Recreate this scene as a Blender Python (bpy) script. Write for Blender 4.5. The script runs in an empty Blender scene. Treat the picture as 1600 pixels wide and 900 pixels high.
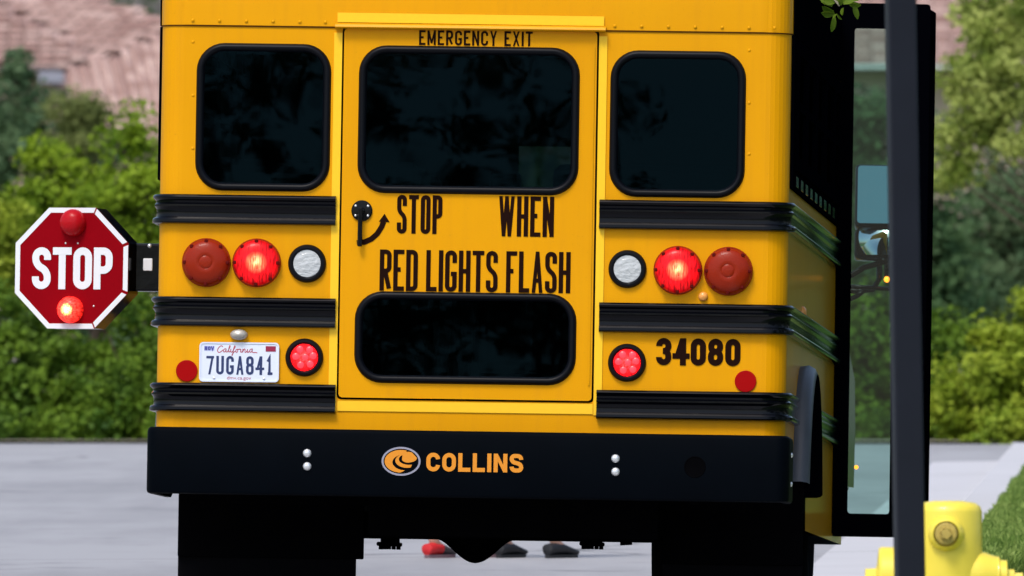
import bpy, bmesh, math, random
import numpy as np
from mathutils import Vector, Matrix, Euler
from mathutils.geometry import tessellate_polygon

random.seed(7)
rng = np.random.default_rng(7)
R = math.radians
SC = bpy.context.scene
COL = SC.collection

# ------------------------------------------------------------------ camera
F = 26400.0          # focal length in photo pixels (1600 wide): a long telephoto
EYE = 1.45           # eye height
YH = 360.0           # row of the level line
cam_d = bpy.data.cameras.new('camera')
cam_d.sensor_width = 36.0
cam_d.lens = F / 1600 * 36
cam_d.clip_start = 1.0
cam_d.clip_end = 6000
cam_d.dof.use_dof = True
cam_d.dof.focus_distance = 60.0
cam_d.dof.aperture_fstop = 15.0
cam = bpy.data.objects.new('camera', cam_d)
COL.objects.link(cam)
cam.location = (0, 0, EYE)
cam.rotation_euler = (R(90) - (450 - YH) / F, 0, 0)
SC.camera = cam

# ------------------------------------------------------------------ light
SUN_EL, SUN_AZ = 58.0, 205.0      # azimuth from +Y clockwise: behind the viewer, a little to the left
w = bpy.data.worlds.new('World')
SC.world = w
w.use_nodes = True
nt = w.node_tree
bg = nt.nodes['Background']
sky = nt.nodes.new('ShaderNodeTexSky')
sky.sky_type = 'NISHITA'
sky.sun_disc = False
sky.sun_elevation = R(SUN_EL)
sky.sun_rotation = R(SUN_AZ)
sky.air_density = 1.0
sky.dust_density = 3.0
nt.links.new(sky.outputs[0], bg.inputs[0])
bg.inputs[1].default_value = 0.12
sd = bpy.data.lights.new('sun', 'SUN')
sd.energy = 1.3
sd.angle = R(16)
sd.color = (1.0, 0.955, 0.89)
sun = bpy.data.objects.new('sun', sd)
COL.objects.link(sun)
sv = Vector((math.sin(R(SUN_AZ)) * math.cos(R(SUN_EL)), math.cos(R(SUN_AZ)) * math.cos(R(SUN_EL)), math.sin(R(SUN_EL))))
sun.rotation_euler = (-sv).to_track_quat('-Z', 'Y').to_euler()
SC.view_settings.view_transform = 'Standard'
SC.view_settings.look = 'None'
SC.view_settings.gamma = 1.0
SC.view_settings.use_curve_mapping = False
SC.view_settings.exposure = 0.70
SC.cycles.max_bounces = 8
SC.cycles.transparent_max_bounces = 16


# ------------------------------------------------------------------ helpers
def tag(o, label=None, cat=None, group=None, kind=None):
    if label: o['label'] = label
    if cat: o['category'] = cat
    if group: o['group'] = group
    if kind: o['kind'] = kind
    return o


def empty(name, loc=(0, 0, 0), rot=(0, 0, 0), parent=None):
    o = bpy.data.objects.new(name, None)
    COL.objects.link(o)
    o.empty_display_size = 0.2
    o.location = loc
    o.rotation_euler = rot
    if parent: o.parent = parent
    return o


def link(name, me, parent=None):
    o = bpy.data.objects.new(name, me)
    COL.objects.link(o)
    if parent: o.parent = parent
    return o


def mesh(name, vf, m=None, parent=None, smooth=False):
    v, f = vf[0], vf[1]
    me = bpy.data.meshes.new(name)
    me.from_pydata([tuple(map(float, p)) for p in v], [], [tuple(q) for q in f])
    me.update()
    if smooth is True:
        me.shade_smooth()
    elif smooth:
        me.shade_smooth()
        me.set_sharp_from_angle(angle=R(smooth))
    if m: me.materials.append(m)
    return link(name, me, parent)


def join(*parts):
    V, Fc = [], []
    for v, f in parts:
        n = len(V)
        V += list(v)
        Fc += [tuple(i + n for i in q) for q in f]
    return V, Fc


def bm_out(bm):
    bmesh.ops.recalc_face_normals(bm, faces=bm.faces)
    bm.verts.index_update()
    v = [p.co.copy() for p in bm.verts]
    f = [[q.index for q in fc.verts] for fc in bm.faces]
    bm.free()
    return v, f


def box(x0, x1, y0, y1, z0, z1, b=0.0, seg=2):
    bm = bmesh.new()
    bmesh.ops.create_cube(bm, size=1)
    for p in bm.verts:
        p.co = Vector((x0 + (p.co.x + .5) * (x1 - x0), y0 + (p.co.y + .5) * (y1 - y0), z0 + (p.co.z + .5) * (z1 - z0)))
    if b:
        bmesh.ops.bevel(bm, geom=bm.edges[:], offset=b, segments=seg, affect='EDGES', profile=.6)
    return bm_out(bm)


def xf(vf, M):
    return [M @ Vector(p) for p in vf[0]], vf[1]


def lathe(prof, n=32, axis='-y', c=(0, 0, 0)):
    """prof: (radius, height along axis)."""
    V, Fc = [], []
    k = len(prof)
    for i in range(n):
        a = 2 * math.pi * i / n
        for r, h in prof:
            p, q = r * math.cos(a), r * math.sin(a)
            if axis == '-y': P = (p, -h, q)
            elif axis == 'y': P = (-p, h, q)
            elif axis == 'z': P = (q, p, h)[::1] if False else (p, q, h)
            elif axis == 'x': P = (h, p, q)
            elif axis == '-x': P = (-h, -p, q)
            V.append((P[0] + c[0], P[1] + c[1], P[2] + c[2]))
    for i in range(n):
        j = (i + 1) % n
        for t in range(k - 1):
            a0, a1, b0, b1 = i * k + t, i * k + t + 1, j * k + t, j * k + t + 1
            Fc.append((a0, b0, b1, a1))
    return V, Fc


def tube(pts, r, n=8, closed=False):
    pts = [Vector(p) for p in pts]
    V, Fc = [], []
    m = len(pts)
    up = Vector((0.13, 0.31, 1)).normalized()
    for i, p in enumerate(pts):
        a = pts[(i - 1) % m] if (closed or i) else p
        b = pts[(i + 1) % m] if (closed or i < m - 1) else p
        t = (b - a).normalized()
        u = t.cross(up)
        if u.length < 1e-4: u = t.cross(Vector((1, 0, 0)))
        u.normalize()
        w_ = u.cross(t)
        rr = r[i] if isinstance(r, (list, tuple)) else r
        for k in range(n):
            an = 2 * math.pi * k / n
            V.append(p + u * rr * math.cos(an) + w_ * rr * math.sin(an))
    for i in range(m if closed else m - 1):
        j = (i + 1) % m
        for k in range(n):
            l = (k + 1) % n
            Fc.append((i * n + k, i * n + l, j * n + l, j * n + k))
    if not closed:
        Fc.append(tuple(range(n))[::-1])
        Fc.append(tuple((m - 1) * n + k for k in range(n)))
    return V, Fc


def rrect(cx, cz, wd, ht, r, n=7):
    P = []
    for sx, sz, a0 in ((1, 1, 0), (-1, 1, 90), (-1, -1, 180), (1, -1, 270)):
        for k in range(n + 1):
            a = R(a0 + 90 * k / n)
            P.append((cx + sx * (wd / 2 - r) + r * math.cos(a), cz + sz * (ht / 2 - r) + r * math.sin(a)))
    return P


def rbox(x0, x1, z0, z1, roll=0.0):
    return (x0 + x1) / 2, (z0 + z1) / 2, abs(x1 - x0), abs(z1 - z0)


def plate(loops, to3, flip=False):
    """flat sheet with holes; loops of 2-D points, to3 maps (a,b) to 3-D."""
    pts = [[Vector((a, b, 0)) for a, b in L] for L in loops]
    tri = tessellate_polygon(pts)
    flat = [p for L in pts for p in L]
    V = [to3(p.x, p.y) for p in flat]
    Fc = []
    for t in tri:
        a, b, c = (flat[i] for i in t)
        area = (b.x - a.x) * (c.y - a.y) - (c.x - a.x) * (b.y - a.y)
        if abs(area) < 1e-12: continue
        t = tuple(t) if area > 0 else tuple(t)[::-1]
        Fc.append(t[::-1] if flip else t)
    return V, Fc


def slab(loops, y0, y1, bev=0.0):
    """extruded plate between y0 (rear face, toward the viewer) and y1, with a small bevel."""
    outs = [plate(loops, lambda a, b: (a, y0, b))]
    for L in loops:
        n = len(L)
        V = [(a, y0, b) for a, b in L] + [(a, y1, b) for a, b in L]
        outs.append((V, [(i, (i + 1) % n, n + (i + 1) % n, n + i) for i in range(n)]))
    return join(*outs)


def sweep(path, prof, caps=True):
    """path: list of ((x,y),(nx,ny)); prof: list of (outward, z)."""
    V, Fc = [], []
    k = len(prof)
    for (p, nrm) in path:
        for o, z in prof:
            V.append((p[0] + nrm[0] * o, p[1] + nrm[1] * o, z))
    for i in range(len(path) - 1):
        for t in range(k - 1):
            Fc.append((i * k + t, (i + 1) * k + t, (i + 1) * k + t + 1, i * k + t + 1))
    if caps:
        Fc.append(tuple(range(k)))
        Fc.append(tuple((len(path) - 1) * k + t for t in range(k))[::-1])
    return V, Fc


# ---- stroke lettering: each glyph is a set of strokes in a unit box; third value = rounded corner
RR = 1
DIAG = {
 'A': [((0, 0), (.5, 1)), ((.5, 1), (1, 0)), 'bar', (.2, .27, .8)],
 'W': [((0, 1), (.26, 0)), ((.26, 0), (.5, 1)), ((.5, 1), (.74, 0)), ((.74, 0), (1, 1))],
 'N': [((0, 0), (0, 1)), ((0, 1), (1, 0)), ((1, 0), (1, 1))],
 'M': [((0, 0), (0, 1)), ((0, 1), (.5, .12)), ((.5, .12), (1, 1)), ((1, 1), (1, 0))],
 'X': [((0, 0), (1, 1)), ((0, 1), (1, 0))],
 'Y': [((0, 1), (.5, .42)), ((1, 1), (.5, .42)), ((.5, 0), (.5, .46))],
 '4': [((.72, 0), (.72, 1)), ((.0, .26), (.66, 1)), 'bar', (-.1, .30, 1.12)],
 '7': [((.36, 0), (.98, .97)), 'bar', (0, .999, 1)],
}
GL = {
 'A': ([(0, 0), (.5, 1), (1, 0)], [(.17, .27), (.83, .27)]),
 'C': ([(1, .7), (1, 1, RR), (0, 1, RR), (0, 0, RR), (1, 0, RR), (1, .3)],),
 'D': ([(0, 0), (0, 1), (1, 1, RR), (1, 0, RR), (0, 0), (0, .1)],),
 'E': ([(1, 1), (0, 1), (0, 0), (1, 0)], [(0, .52), (.8, .52)]),
 'F': ([(1, 1), (0, 1), (0, 0)], [(0, .52), (.8, .52)]),
 'G': ([(1, .72), (1, 1, RR), (0, 1, RR), (0, 0, RR), (1, 0, RR), (1, .42), (.5, .42)],),
 'H': ([(0, 0), (0, 1)], [(1, 0), (1, 1)], [(0, .5), (1, .5)]),
 'I': ([(0, 0), (0, 1)],),
 'L': ([(0, 1), (0, 0), (1, 0)],),
 'M': ([(0, 0), (0, 1), (.5, .25), (1, 1), (1, 0)],),
 'N': ([(0, 0), (0, 1), (1, 0), (1, 1)],),
 'O': ([(0, .5), (0, 0, RR), (1, 0, RR), (1, 1, RR), (0, 1, RR), (0, .5)],),
 'P': ([(0, 0), (0, 1), (1, 1, RR), (1, .45, RR), (0, .45)],),
 'R': ([(0, 0), (0, 1), (1, 1, RR), (1, .48, RR), (0, .48)], [(.45, .48), (1, 0)]),
 'S': ([(1, .74), (1, 1, RR), (0, 1, RR), (0, .6, RR), (1, .42, RR), (1, 0, RR), (0, 0, RR), (0, .26)],),
 'T': ([(0, 1), (1, 1)], [(.5, 1), (.5, 0)]),
 'U': ([(0, 1), (0, 0, RR), (1, 0, RR), (1, 1)],),
 'W': ([(0, 1), (.25, 0), (.5, .95), (.75, 0), (1, 1)],),
 'X': ([(0, 0), (1, 1)], [(0, 1), (1, 0)]),
 'Y': ([(0, 1), (.5, .45), (1, 1)], [(.5, .47), (.5, 0)]),
 '0': ([(0, .5), (0, 0, RR), (1, 0, RR), (1, 1, RR), (0, 1, RR), (0, .5)],),
 '1': ([(.12, .76), (.55, 1), (.55, 0)], [(.1, 0), (1, 0)]),
 '3': ([(0, .76), (0, 1, RR), (1, 1, RR), (1, .53, RR), (.4, .53)], [(.4, .53), (1, .53, RR), (1, 0, RR), (0, 0, RR), (0, .24)]),
 '4': ([(.72, 0), (.72, 1), (0, .28), (1, .28)],),
 '7': ([(0, 1), (1, 1), (.42, 0)],),
 '8': ([(.02, .76), (.02, .53, RR), (.98, .53, RR), (.98, 1, RR), (.02, 1, RR), (.02, .76)], [(0, .26), (0, 0, RR), (1, 0, RR), (1, .53, RR), (0, .53, RR), (0, .26)]),
}
NARROW = {'I': .0, '1': .8, 'E': .88, 'F': .88, 'L': .85, 'M': 1.3, 'W': 1.75}


def round_path(pts, rad):
    out = []
    n = len(pts)
    for i, p in enumerate(pts):
        q = Vector(p[:2])
        if len(p) > 2 and 0 < i < n - 1:
            a, b = Vector(pts[i - 1][:2]), Vector(pts[i + 1][:2])
            ra = min(rad, (a - q).length * (.5 if len(pts[i - 1]) > 2 else 1), (b - q).length * (.5 if len(pts[i + 1]) > 2 else 1))
            s, e = q + (a - q).normalized() * ra, q + (b - q).normalized() * ra
            for k in range(7):
                t = k / 6 * math.pi / 2
                # quarter ellipse between s and e around q
                c = s + e - q
                out.append(c + (s - c) * math.cos(t) + (e - c) * math.sin(t))
        else:
            out.append(q)
    o2 = [out[0]]
    for p in out[1:]:
        if (p - o2[-1]).length > 1e-6: o2.append(p)
    return o2


def ribbon2(pts, wd, to3):
    n = len(pts)
    closed = (pts[0] - pts[-1]).length < 1e-6 and n > 3
    if closed: pts = pts[:-1]; n -= 1
    V, Fc = [], []
    for i, p in enumerate(pts):
        a = pts[(i - 1) % n] if (closed or i) else None
        b = pts[(i + 1) % n] if (closed or i < n - 1) else None
        d0 = (p - a).normalized() if a is not None else (b - p).normalized()
        d1 = (b - p).normalized() if b is not None else d0
        n0, n1 = Vector((-d0.y, d0.x)), Vector((-d1.y, d1.x))
        m = n0 + n1
        if m.length < 1e-3: m = n0.copy()
        m.normalize()
        k = 1 / max(.30, m.dot(n0))
        V.append(to3(*(p + m * wd / 2 * k)))
        V.append(to3(*(p - m * wd / 2 * k)))
    for i in range(n if closed else n - 1):
        j = (i + 1) % n
        Fc.append((2 * i + 1, 2 * j + 1, 2 * j, 2 * i))
    return V, Fc


def strokes_text(txt, x0, x1, z0, z1, sw, to3, gap=None, space=.9):
    """fit text in the box; sw = stroke width."""
    gap = sw * .75 if gap is None else gap
    units = sum(NARROW.get(c, 1.0) for c in txt if c != ' ') + space * txt.count(' ')
    nlet = len(txt.replace(' ', ''))
    # total = units*u + sw*letters + gap*(n-1)
    u = (x1 - x0 - sw * nlet - gap * (len(txt) - 1)) / units
    parts, letters = [], []
    x = x0
    lay = 0
    for c in txt:
        if c == ' ':
            x += u * space + gap
            continue
        wd = NARROW.get(c, 1.0) * u
        if c in DIAG:
            bar = False
            for st in DIAG[c]:
                if st == 'bar': bar = True; continue
                lay = (lay + 1) % 4
                e = lay * 0.0002
                if bar:
                    zb_ = min(z1 - sw / 2, z0 + sw / 2 + st[1] * (z1 - z0 - sw))
                    xa_, xb_ = x + sw / 2 + st[0] * wd - sw * .5 * (st[0] <= 0), x + sw / 2 + st[2] * wd + sw * .5 * (st[2] >= 1)
                    parts.append(([to3(xa_, zb_ - sw * .46, e), to3(xb_, zb_ - sw * .46, e), to3(xb_, zb_ + sw * .46, e), to3(xa_, zb_ + sw * .46, e)], [(0, 1, 2, 3)]))
                    continue
                (ax_, ay_), (bx_, by_) = st
                P_, Q_ = (x + sw / 2 + ax_ * wd, z0 + ay_ * (z1 - z0)), (x + sw / 2 + bx_ * wd, z0 + by_ * (z1 - z0))
                if P_[1] > Q_[1]: P_, Q_ = Q_, P_
                hw_ = sw / 2 * min(1.35, math.hypot(P_[0] - Q_[0], P_[1] - Q_[1]) / max(1e-6, abs(P_[1] - Q_[1]))) * (.80 if P_[0] != Q_[0] else 1)
                parts.append(([to3(P_[0] - hw_, P_[1], e), to3(P_[0] + hw_, P_[1], e), to3(Q_[0] + hw_, Q_[1], e), to3(Q_[0] - hw_, Q_[1], e)], [(0, 1, 2, 3)]))
            x += wd + sw + gap
            letters.append(join(*parts)); parts = []
            continue
        for st in GL[c]:
            pts = [(x + sw / 2 + p[0] * wd, z0 + sw / 2 + p[1] * (z1 - z0 - sw)) + tuple(p[2:]) for p in st]
            lay = (lay + 1) % 3
            e = lay * 0.00025
            for ia, ib, st_ in ((0, 1, st[0]), (-1, -2, st[-1])):      # square ends reach the edge of the letter box
                p_, q_ = pts[ia], pts[ib]
                if abs(p_[0] - q_[0]) < 1e-9 and st_[1] in (0, 1) and (st_[1] - .5) * (p_[1] - q_[1]) > 0: pts[ia] = (p_[0], p_[1] + (sw / 2 if st_[1] else -sw / 2)) + tuple(p_[2:])
                elif abs(p_[1] - q_[1]) < 1e-9 and st_[0] in (0, 1) and (st_[0] - .5) * (p_[0] - q_[0]) > 0: pts[ia] = (p_[0] + (sw / 2 if st_[0] else -sw / 2), p_[1]) + tuple(p_[2:])
            vv, ff = ribbon2(round_path(pts, max(wd * .5, sw * .6)), sw, lambda a, b: (a, b))
            parts.append(([to3(p[0], p[1], e + 5e-6 * i_) for i_, p in enumerate(vv)], ff))
        x += wd + sw + gap
        letters.append(join(*parts)); parts = []
    return letters


def builtin_text(txt, size, m, name, parent, Mx, xs=1.0, shear=0.0, off=0.0):
    cu = bpy.data.curves.new(name, 'FONT')
    cu.body = txt
    cu.size = size
    cu.align_x = 'CENTER'
    cu.align_y = 'CENTER'
    cu.shear = shear
    cu.offset = off
    o = bpy.data.objects.new(name, cu)
    COL.objects.link(o)
    bpy.context.view_layer.update()
    me = bpy.data.meshes.new_from_object(o.evaluated_get(bpy.context.evaluated_depsgraph_get()))
    bpy.data.objects.remove(o)
    me.transform(Mx @ Matrix.Diagonal((xs, 1, 1, 1)))
    me.materials.clear()
    me.materials.append(m)
    return link(name, me, parent)


# ------------------------------------------------------------------ materials
def newmat(name):
    m = bpy.data.materials.new(name)
    m.use_nodes = True
    return m, m.node_tree, m.node_tree.nodes['Principled BSDF']


def setp(b, **k):
    for a, v in k.items():
        i = b.inputs[a.replace('_', ' ')]
        if isinstance(v, tuple) and len(v) == 3: v = v + (1,)
        i.default_value = v


def mat(name, col, rough=.5, metal=0.0, coat=0.0, spec=.5, noise=None, bump=None, coat_rough=.05):
    m, t, b = newmat(name)
    setp(b, Base_Color=col, Roughness=rough, Metallic=metal, Coat_Weight=coat, Coat_Roughness=coat_rough)
    b.inputs['Specular IOR Level'].default_value = spec
    tc = t.nodes.new('ShaderNodeTexCoord')
    if noise:
        sc_, amt = noise[0], noise[1]
        nz = t.nodes.new('ShaderNodeTexNoise')
        nz.inputs['Scale'].default_value = sc_
        nz.inputs['Detail'].default_value = 6
        t.links.new(tc.outputs['Object'], nz.inputs['Vector'])
        mx = t.nodes.new('ShaderNodeMix')
        mx.data_type = 'RGBA'
        mx.inputs['A'].default_value = tuple(c * (1 - amt) for c in col) + (1,)
        mx.inputs['B'].default_value = tuple(min(1, c * (1 + amt)) for c in col) + (1,)
        t.links.new(nz.outputs['Fac'], mx.inputs['Factor'])
        t.links.new(mx.outputs['Result'], b.inputs['Base Color'])
    if bump:
        nz2 = t.nodes.new('ShaderNodeTexNoise')
        nz2.inputs['Scale'].default_value = bump[0]
        nz2.inputs['Detail'].default_value = 4
        t.links.new(tc.outputs['Object'], nz2.inputs['Vector'])
        bp = t.nodes.new('ShaderNodeBump')
        bp.inputs['Strength'].default_value = bump[1]
        bp.inputs['Distance'].default_value = bump[2]
        t.links.new(nz2.outputs['Fac'], bp.inputs['Height'])
        t.links.new(bp.outputs['Normal'], b.inputs['Normal'])
    return m


M = {}


def paint(name, col, dirt=True):
    """glossy vehicle paint outside, dull grey lining on the inner side of the sheet."""
    m, t, b = newmat(name)
    setp(b, Roughness=.5, Coat_Weight=.75, Coat_Roughness=.16, Coat_IOR=1.16)
    b.inputs['Specular IOR Level'].default_value = .06
    tc = t.nodes.new('ShaderNodeTexCoord')
    nz = t.nodes.new('ShaderNodeTexNoise')
    nz.inputs['Scale'].default_value = 2.2
    nz.inputs['Detail'].default_value = 8
    t.links.new(tc.outputs['Object'], nz.inputs['Vector'])
    mx = t.nodes.new('ShaderNodeMix'); mx.data_type = 'RGBA'
    mx.inputs['A'].default_value = (col[0] * .91, col[1] * .87, col[2], 1)
    mx.inputs['B'].default_value = (min(1, col[0] * 1.05), col[1] * 1.09, col[2] * 1.2, 1)
    t.links.new(nz.outputs['Fac'], mx.inputs['Factor'])
    # rain and dust runs down the panels
    mp_ = t.nodes.new('ShaderNodeMapping'); mp_.inputs['Scale'].default_value = (26, 26, 1.3)
    ns = t.nodes.new('ShaderNodeTexNoise'); ns.inputs['Scale'].default_value = 1.0; ns.inputs['Detail'].default_value = 5
    t.links.new(tc.outputs['Object'], mp_.inputs[0]); t.links.new(mp_.outputs[0], ns.inputs['Vector'])
    rs = t.nodes.new('ShaderNodeMapRange'); rs.inputs['From Min'].default_value = .50; rs.inputs['From Max'].default_value = .80; rs.inputs['To Max'].default_value = .22
    t.links.new(ns.outputs['Fac'], rs.inputs['Value'])
    ms_ = t.nodes.new('ShaderNodeMix'); ms_.data_type = 'RGBA'; ms_.inputs['B'].default_value = (col[0] * .74, col[1] * .72, .012, 1)
    t.links.new(rs.outputs[0], ms_.inputs['Factor']); t.links.new(mx.outputs['Result'], ms_.inputs['A'])
    mx = ms_
    # fine road dust specks
    n2 = t.nodes.new('ShaderNodeTexNoise')
    n2.inputs['Scale'].default_value = 160
    n2.inputs['Detail'].default_value = 3
    t.links.new(tc.outputs['Object'], n2.inputs['Vector'])
    rp = t.nodes.new('ShaderNodeValToRGB')
    rp.color_ramp.elements[0].position = .66
    rp.color_ramp.elements[1].position = .78
    rp.color_ramp.elements[1].color = (.25, .25, .25, 1)
    t.links.new(n2.outputs['Fac'], rp.inputs['Fac'])
    m2 = t.nodes.new('ShaderNodeMix'); m2.data_type = 'RGBA'
    m2.inputs['B'].default_value = (.30, .16, .03, 1)
    t.links.new(rp.outputs['Color'], m2.inputs['Factor'])
    t.links.new(mx.outputs['Result'], m2.inputs['A'])
    ge = t.nodes.new('ShaderNodeNewGeometry')
    m3 = t.nodes.new('ShaderNodeMix'); m3.data_type = 'RGBA'
    m3.inputs['B'].default_value = (.06, .065, .07, 1)
    t.links.new(ge.outputs['Backfacing'], m3.inputs['Factor'])
    t.links.new(m2.outputs['Result'], m3.inputs['A'])
    t.links.new(m3.outputs['Result'], b.inputs['Base Color'])
    # sheet-metal waviness
    n3 = t.nodes.new('ShaderNodeTexNoise')
    n3.inputs['Scale'].default_value = 3.5
    t.links.new(tc.outputs['Object'], n3.inputs['Vector'])
    bp = t.nodes.new('ShaderNodeBump')
    bp.inputs['Strength'].default_value = .25
    bp.inputs['Distance'].default_value = .004
    t.links.new(n3.outputs['Fac'], bp.inputs['Height'])
    t.links.new(bp.outputs['Normal'], b.inputs['Normal'])
    t.links.new(bp.outputs['Normal'], b.inputs['Coat Normal'])
    return m


YEL = (.775, .342, .0006)
M['yellow'] = paint('school_bus_yellow', YEL)
M['tape'] = mat('reflective_yellow_tape', (1.0, .57, .001), .45, noise=(60, .05))
M['black'] = mat('gloss_black', (.0012, .0015, .0030), .13, spec=.20, bump=(9, .3, .003))
M['bumper'] = mat('bumper_black', (.0007, .0017, .0034), .5, spec=.03, noise=(6, .3), bump=(14, .2, .002))
M['rubber'] = mat('rubber', (.002, .0025, .0045), .40, spec=.13)
M['matte'] = mat('matte_black', (.0010, .0012, .0028), .7, spec=0.0)
M['tyre'] = mat('tyre_rubber', (.003, .003, .004), .85, spec=.03, noise=(25, .3))
M['under'] = mat('underbody_black', (.002, .002, .0025), .9, spec=0, noise=(12, .4))
M['decal'] = mat('black_vinyl', (.012, .0026, .0010), .6, spec=.06)
M['sealant'] = mat('dirty_sealant', (.10, .035, .004), .8, spec=.05)
M['chrome'] = mat('chrome', (.75, .76, .78), .15, metal=1)
M['galv'] = mat('zinc_bolt', (.78, .80, .82), .3, metal=.6)
M['grey'] = mat('grey_plastic', (.065, .075, .095), .42, spec=.4, noise=(8, .2))
M['reflector'] = mat('red_reflector', (.36, .0012, .002), .35, spec=.08)
M['redlens'] = None
M['white'] = mat('white_sheeting', (.80, .83, .88), .4)
M['signred'] = mat('sign_red', (.26, .0004, .005), .55, spec=.04, noise=(5, .12))
M['platewhite'] = mat('plate_white', (.72, .78, .90), .35)
M['plateblue'] = mat('plate_blue', (.015, .03, .12), .4)
M['platered'] = mat('plate_red', (.45, .06, .10), .4)
M['sticker'] = mat('sticker_red', (.30, .008, .05), .4)
M['stickerbg'] = mat('sticker_lavender', (.42, .45, .80), .4)
M['stickerblue'] = mat('sticker_blue', (.06, .07, .30), .4)
M['logo'] = mat('logo_orange', (.74, .28, .03), .5, spec=.1)
M['silver'] = mat('logo_silver', (.30, .30, .38), .4)
M['amber'] = mat('amber_lens', (.85, .36, .08), .3)
M['seat'] = mat('seat_vinyl', (.03, .035, .06), .5)
def chipped(m, base, chip, scale, lo):
    t = m.node_tree; b = t.nodes['Principled BSDF']
    tc = t.nodes.new('ShaderNodeTexCoord'); n = t.nodes.new('ShaderNodeTexNoise'); n.inputs['Scale'].default_value = scale; n.inputs['Detail'].default_value = 8; n.inputs['Roughness'].default_value = .65
    t.links.new(tc.outputs['Object'], n.inputs['Vector'])
    r = t.nodes.new('ShaderNodeMapRange'); r.inputs['From Min'].default_value = lo; r.inputs['From Max'].default_value = lo + .03
    t.links.new(n.outputs['Fac'], r.inputs['Value'])
    x = t.nodes.new('ShaderNodeMix'); x.data_type = 'RGBA'; x.inputs['A'].default_value = base + (1,); x.inputs['B'].default_value = chip + (1,)
    src = b.inputs['Base Color'].links
    if src: t.links.new(src[0].from_socket, x.inputs['A'])
    t.links.new(r.outputs[0], x.inputs['Factor']); t.links.new(x.outputs['Result'], b.inputs['Base Color'])
M['post'] = mat('post_paint', (.0085, .0105, .0185), .55, spec=.2, noise=(9, .18), bump=(60, .15, .001))


def lens_mat(name, col, emit=None, streak=0.0, power=0.0, hot=(1, .6, .3), rad=.082):
    """moulded plastic lens: prism bumps, and for lit ones a bulb glow brightest at the bulb."""
    m, t, b = newmat(name)
    setp(b, Base_Color=col, Roughness=.25)
    b.inputs['Specular IOR Level'].default_value = .16
    tc = t.nodes.new('ShaderNodeTexCoord')
    wv = t.nodes.new('ShaderNodeTexNoise')
    mp = t.nodes.new('ShaderNodeMapping')
    mp.inputs['Scale'].default_value = (150, 20, 28 if streak else 150)
    t.links.new(tc.outputs['Object'], mp.inputs['Vector'])
    t.links.new(mp.outputs['Vector'], wv.inputs['Vector'])
    wv.inputs['Scale'].default_value = 1
    bp = t.nodes.new('ShaderNodeBump')
    bp.inputs['Strength'].default_value = .35
    bp.inputs['Distance'].default_value = .002
    t.links.new(wv.outputs['Fac'], bp.inputs['Height'])
    t.links.new(bp.outputs['Normal'], b.inputs['Normal'])
    if emit:
        sp = t.nodes.new('ShaderNodeSeparateXYZ')
        t.links.new(tc.outputs['Object'], sp.inputs[0])
        cx = t.nodes.new('ShaderNodeCombineXYZ')
        t.links.new(sp.outputs['X'], cx.inputs['X'])
        t.links.new(sp.outputs['Z'], cx.inputs['Y'])
        ln = t.nodes.new('ShaderNodeVectorMath'); ln.operation = 'LENGTH'
        t.links.new(cx.outputs[0], ln.inputs[0])
        rp = t.nodes.new('ShaderNodeValToRGB')
        el = rp.color_ramp.elements
        el[0].position = 0; el[0].color = (1, 1, 1, 1)
        el[1].position = 1; el[1].color = (.03, .03, .03, 1)
        e = el.new(.09); e.color = (.55, .55, .55, 1)
        e = el.new(.40); e.color = (.27, .27, .27, 1)
        e = el.new(.75); e.color = (.15, .15, .15, 1)
        mr = t.nodes.new('ShaderNodeMapRange')
        mr.inputs['From Max'].default_value = rad
        t.links.new(ln.outputs['Value'], mr.inputs['Value'])
        t.links.new(mr.outputs[0], rp.inputs['Fac'])
        mu = t.nodes.new('ShaderNodeMath'); mu.operation = 'MULTIPLY'
        r2 = t.nodes.new('ShaderNodeMapRange')
        r2.inputs['From Min'].default_value = .35; r2.inputs['From Max'].default_value = .68
        r2.inputs['To Min'].default_value = .25; r2.inputs['To Max'].default_value = 2.1
        t.links.new(wv.outputs['Fac'], r2.inputs['Value'])
        t.links.new(rp.outputs['Color'], mu.inputs[0])
        t.links.new(r2.outputs[0], mu.inputs[1])
        mm = t.nodes.new('ShaderNodeMath'); mm.operation = 'MULTIPLY'
        mm.inputs[1].default_value = power
        t.links.new(mu.outputs[0], mm.inputs[0])
        t.links.new(mm.outputs[0], b.inputs['Emission Strength'])
        cr = t.nodes.new('ShaderNodeValToRGB')
        cr.color_ramp.elements[0].position = 0.0; cr.color_ramp.elements[0].color = hot + (1,)
        cr.color_ramp.elements[1].position = .5; cr.color_ramp.elements[1].color = emit + (1,)
        t.links.new(mr.outputs[0], cr.inputs['Fac'])
        t.links.new(cr.outputs['Color'], b.inputs['Emission Color'])
    return m


M['lens_off'] = lens_mat('red_lens', (.27, .018, .004))
M['lens_on'] = lens_mat('red_lens_lit', (.38, .003, .006), (1, .006, .010), 1, 3.0, (1, .36, .14))
M['lens_sign_off'] = lens_mat('sign_lens', (.45, .006, .012))
M['lens_sign_on'] = lens_mat('sign_lens_lit', (.5, .02, .02), (1, .02, .012), 0, 14.0, (1, .55, .14), .05)
M['lens_tab'] = mat('lens_screw_recess', (.10, .003, .002), .5, spec=.1)
M['lens_clear'] = lens_mat('clear_lens', (.50, .53, .54))
cl_ = M['lens_clear'].node_tree
for n_ in cl_.nodes:
    if n_.type == 'MAPPING': n_.inputs['Scale'].default_value = (45, 20, 70)
    if n_.type == 'BUMP': n_.inputs['Strength'].default_value = 1.0; n_.inputs['Distance'].default_value = .006
cl_.nodes['Principled BSDF'].inputs['Roughness'].default_value = .08
cl_.nodes['Principled BSDF'].inputs['Specular IOR Level'].default_value = .6
M['led_red'] = lens_mat('led_lens', (.4, .004, .006), (1, .004, .008), 0, 3.6, (1, .03, .03))
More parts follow.
